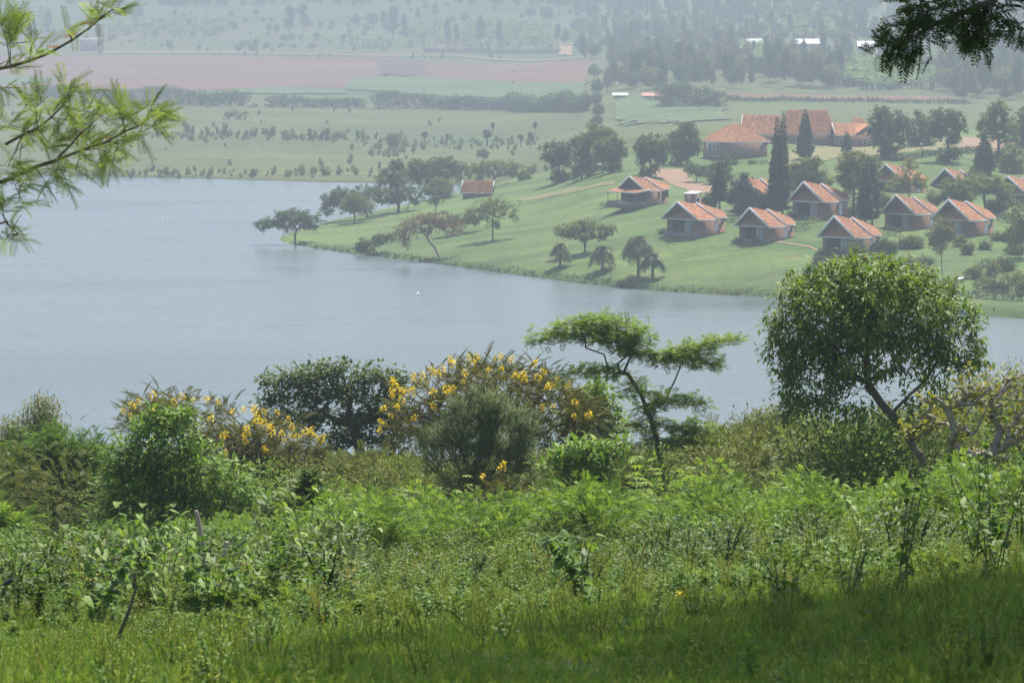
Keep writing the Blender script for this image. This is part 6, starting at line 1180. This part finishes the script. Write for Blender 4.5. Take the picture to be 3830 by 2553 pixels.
def tent(label, px, py, wpx, hpx):
    P = G(px, py, 800); s = P[1] / FPX; w, h = wpx * s, hpx * s; root = empty('event_tent', P); tag(root, label, 'tent'); m_ = plain('white_canvas', (.6, .6, .6), .7, .04)
    for i in range(3):
        c = (i - 1) * w / 3; k = Acc(); q = w / 6; V = [(c - q, 0, h * .45), (c + q, 0, h * .45), (c + q, 2 * q, h * .45), (c - q, 2 * q, h * .45), (c, q, h), (c - q * .4, q * .6, h * .62), (c + q * .4, q * .6, h * .62), (c + q * .4, q * 1.4, h * .62), (c - q * .4, q * 1.4, h * .62)]
        k.add(V, [(0, 1, 6, 5), (1, 2, 7, 6), (2, 3, 8, 7), (3, 0, 5, 8)]); k.add(V, [(5, 6, 4), (6, 7, 4), (7, 8, 4), (8, 5, 4)]); part('canopy', k, m_, root)
        k = Acc(); k.add([(c - q, 0, h * .45), (c + q, 0, h * .45), (c + q, 0, -.5), (c - q, 0, -.5)], [(0, 1, 2, 3)]); part('side_wall', k, m_, root)
tent('white peaked event tents beside the longest metal roof', 2775, 194, 78, 34)
P = G(341, 196, 1200); hs = far_shed('flat-roofed pinkish house above the dirt road behind the silky oak bough', 341, 190, 86, 46, plain('cement_roof', (.35, .32, .30), .8), name='roadside_house', roofpart=.08, flat=True)
# cattle
def cow_me(c1, c2):
    me = bpy.data.meshes.new('cow'); J = [(0, 0, 1.15), (.55, 0, 1.2), (.95, 0, 1.45), (1.2, 0, 1.5), (1.5, 0, 1.3), (-.6, 0, 1.15), (-.85, 0, 1.2), (-.98, 0, .7), (.6, .22, .75), (.62, .22, .4), (.6, .22, .03), (.6, -.22, .75), (.56, -.22, .4), (.6, -.22, .03), (-.68, .22, .8), (-.78, .22, .45), (-.7, .22, .03), (-.68, -.22, .8), (-.8, -.22, .45), (-.72, -.22, .03), (1.2, .22, 1.58), (1.2, -.22, 1.58)]
    E = [(0, 1), (1, 2), (2, 3), (3, 4), (0, 5), (5, 6), (6, 7), (1, 8), (8, 9), (9, 10), (1, 11), (11, 12), (12, 13), (5, 14), (14, 15), (15, 16), (5, 17), (17, 18), (18, 19), (3, 20), (3, 21)]; RA = [.36, .34, .2, .17, .11, .33, .16, .04, .12, .07, .07, .12, .07, .07, .14, .07, .07, .14, .07, .07, .05, .05]
    bm = bmesh.new(); vs = [bm.verts.new(q) for q in J]; [bm.edges.new((vs[a], vs[b_])) for a, b_ in E]; bm.to_mesh(me); bm.free()
    o = bpy.data.objects.new('cow', me); md = o.modifiers.new('skin', 'SKIN')
    for i, q in enumerate(RA): me.skin_vertices[0].data[i].radius = (q, q); me.skin_vertices[0].data[i].use_root = i == 0
    o.modifiers.new('sub', 'SUBSURF').levels = 1
    m_, N, L, b_ = newmat('cow_hide'); f = noise(N, L, 1.2, 1, .4); L.new(ramp(N, L, f, [(.49, c1), (.51, c2)]), b_.inputs['Base Color']); b_.inputs['Roughness'].default_value = .9; me.materials.append(m_); return o
cows = [cow_me((.16, .07, .045), (.18, .08, .05)), cow_me((.75, .73, .7), (.7, .68, .64)), cow_me((.7, .7, .68), (.03, .03, .035)), cow_me((.03, .03, .035), (.05, .045, .045)), cow_me((.75, .7, .62), (.5, .22, .08))]
for c, x, y, yaw, lb in [(0, 779, 408, .2, 'brown cow grazing apart from the herd'), (1, 830, 394, 2.9, 'white cow farther back in the herd'), (2, 829, 408, 1.4, 'black and white cow facing the camera'), (3, 904, 399, -.3, 'dark cow before the tall hedge'), (4, 950, 394, 3.0, 'large white and tan cow in the middle of the herd'), (3, 953, 405, .6, 'dark cow in front of the white and tan one'), (0, 936, 407, 2.6, 'tan calf beside the white and tan cow'), (3, 1001, 404, 3.3, 'first dark cow of the grazing line'), (3, 1023, 400, .1, 'second dark cow of the grazing line'), (3, 1060, 401, 2.9, 'third dark cow of the grazing line'), (3, 1073, 396, .3, 'last dark cow of the grazing line, near the hedge')]:
    o = cows[c].copy(); o.name = 'cow'; COL.objects.link(o); o.location = G(x, y, 800); o.rotation_euler = (0, 0, yaw); tag(o, lb, 'cow', 'cattle grazing in the valley')
    if 'calf' in lb: o.scale = (.7, .7, .7)
# waterbirds and a moored boat
for lb, x, y in (('white waterbird on the open lake off the far shore', 608, 823), ('white waterbird on the lake below the peninsula shore', 1562, 1102)):
    q = at0(x, y, .0); bird(lb, (q[0], q[1], -.06), .55, (.8, .8, .8), 1.0, (.7, .7, .72))
q = at0(3632, 1176, 0); bt = empty('rowing_boat', (q[0], q[1], 0), .15); tag(bt, 'small pale blue boat moored at the lawn shore behind the round-crowned tree', 'boat')
k = Acc(); n = 9; xs = np.linspace(-1.6, 1.6, n); V = []
for x in xs: w = .55 * (1 - (abs(x) / 1.75) ** 2.4); V += [(x, -w, .5 + .1 * abs(x) / 1.6), (x, -w * .6, -.08), (x, w * .6, -.08), (x, w, .5 + .1 * abs(x) / 1.6)]
k.add(V, [(4 * i + j, 4 * i + j + 1, 4 * i + j + 5, 4 * i + j + 4) for i in range(n - 1) for j in range(3)]); part('hull', k, plain('pale_blue_paint', (.5, .62, .68), .5, .1), bt)
for x in (-.7, .5): k = Acc(); k.box(x - .12, x + .12, -.48, .48, .34, .38); part('thwart', k, TIMB, bt)
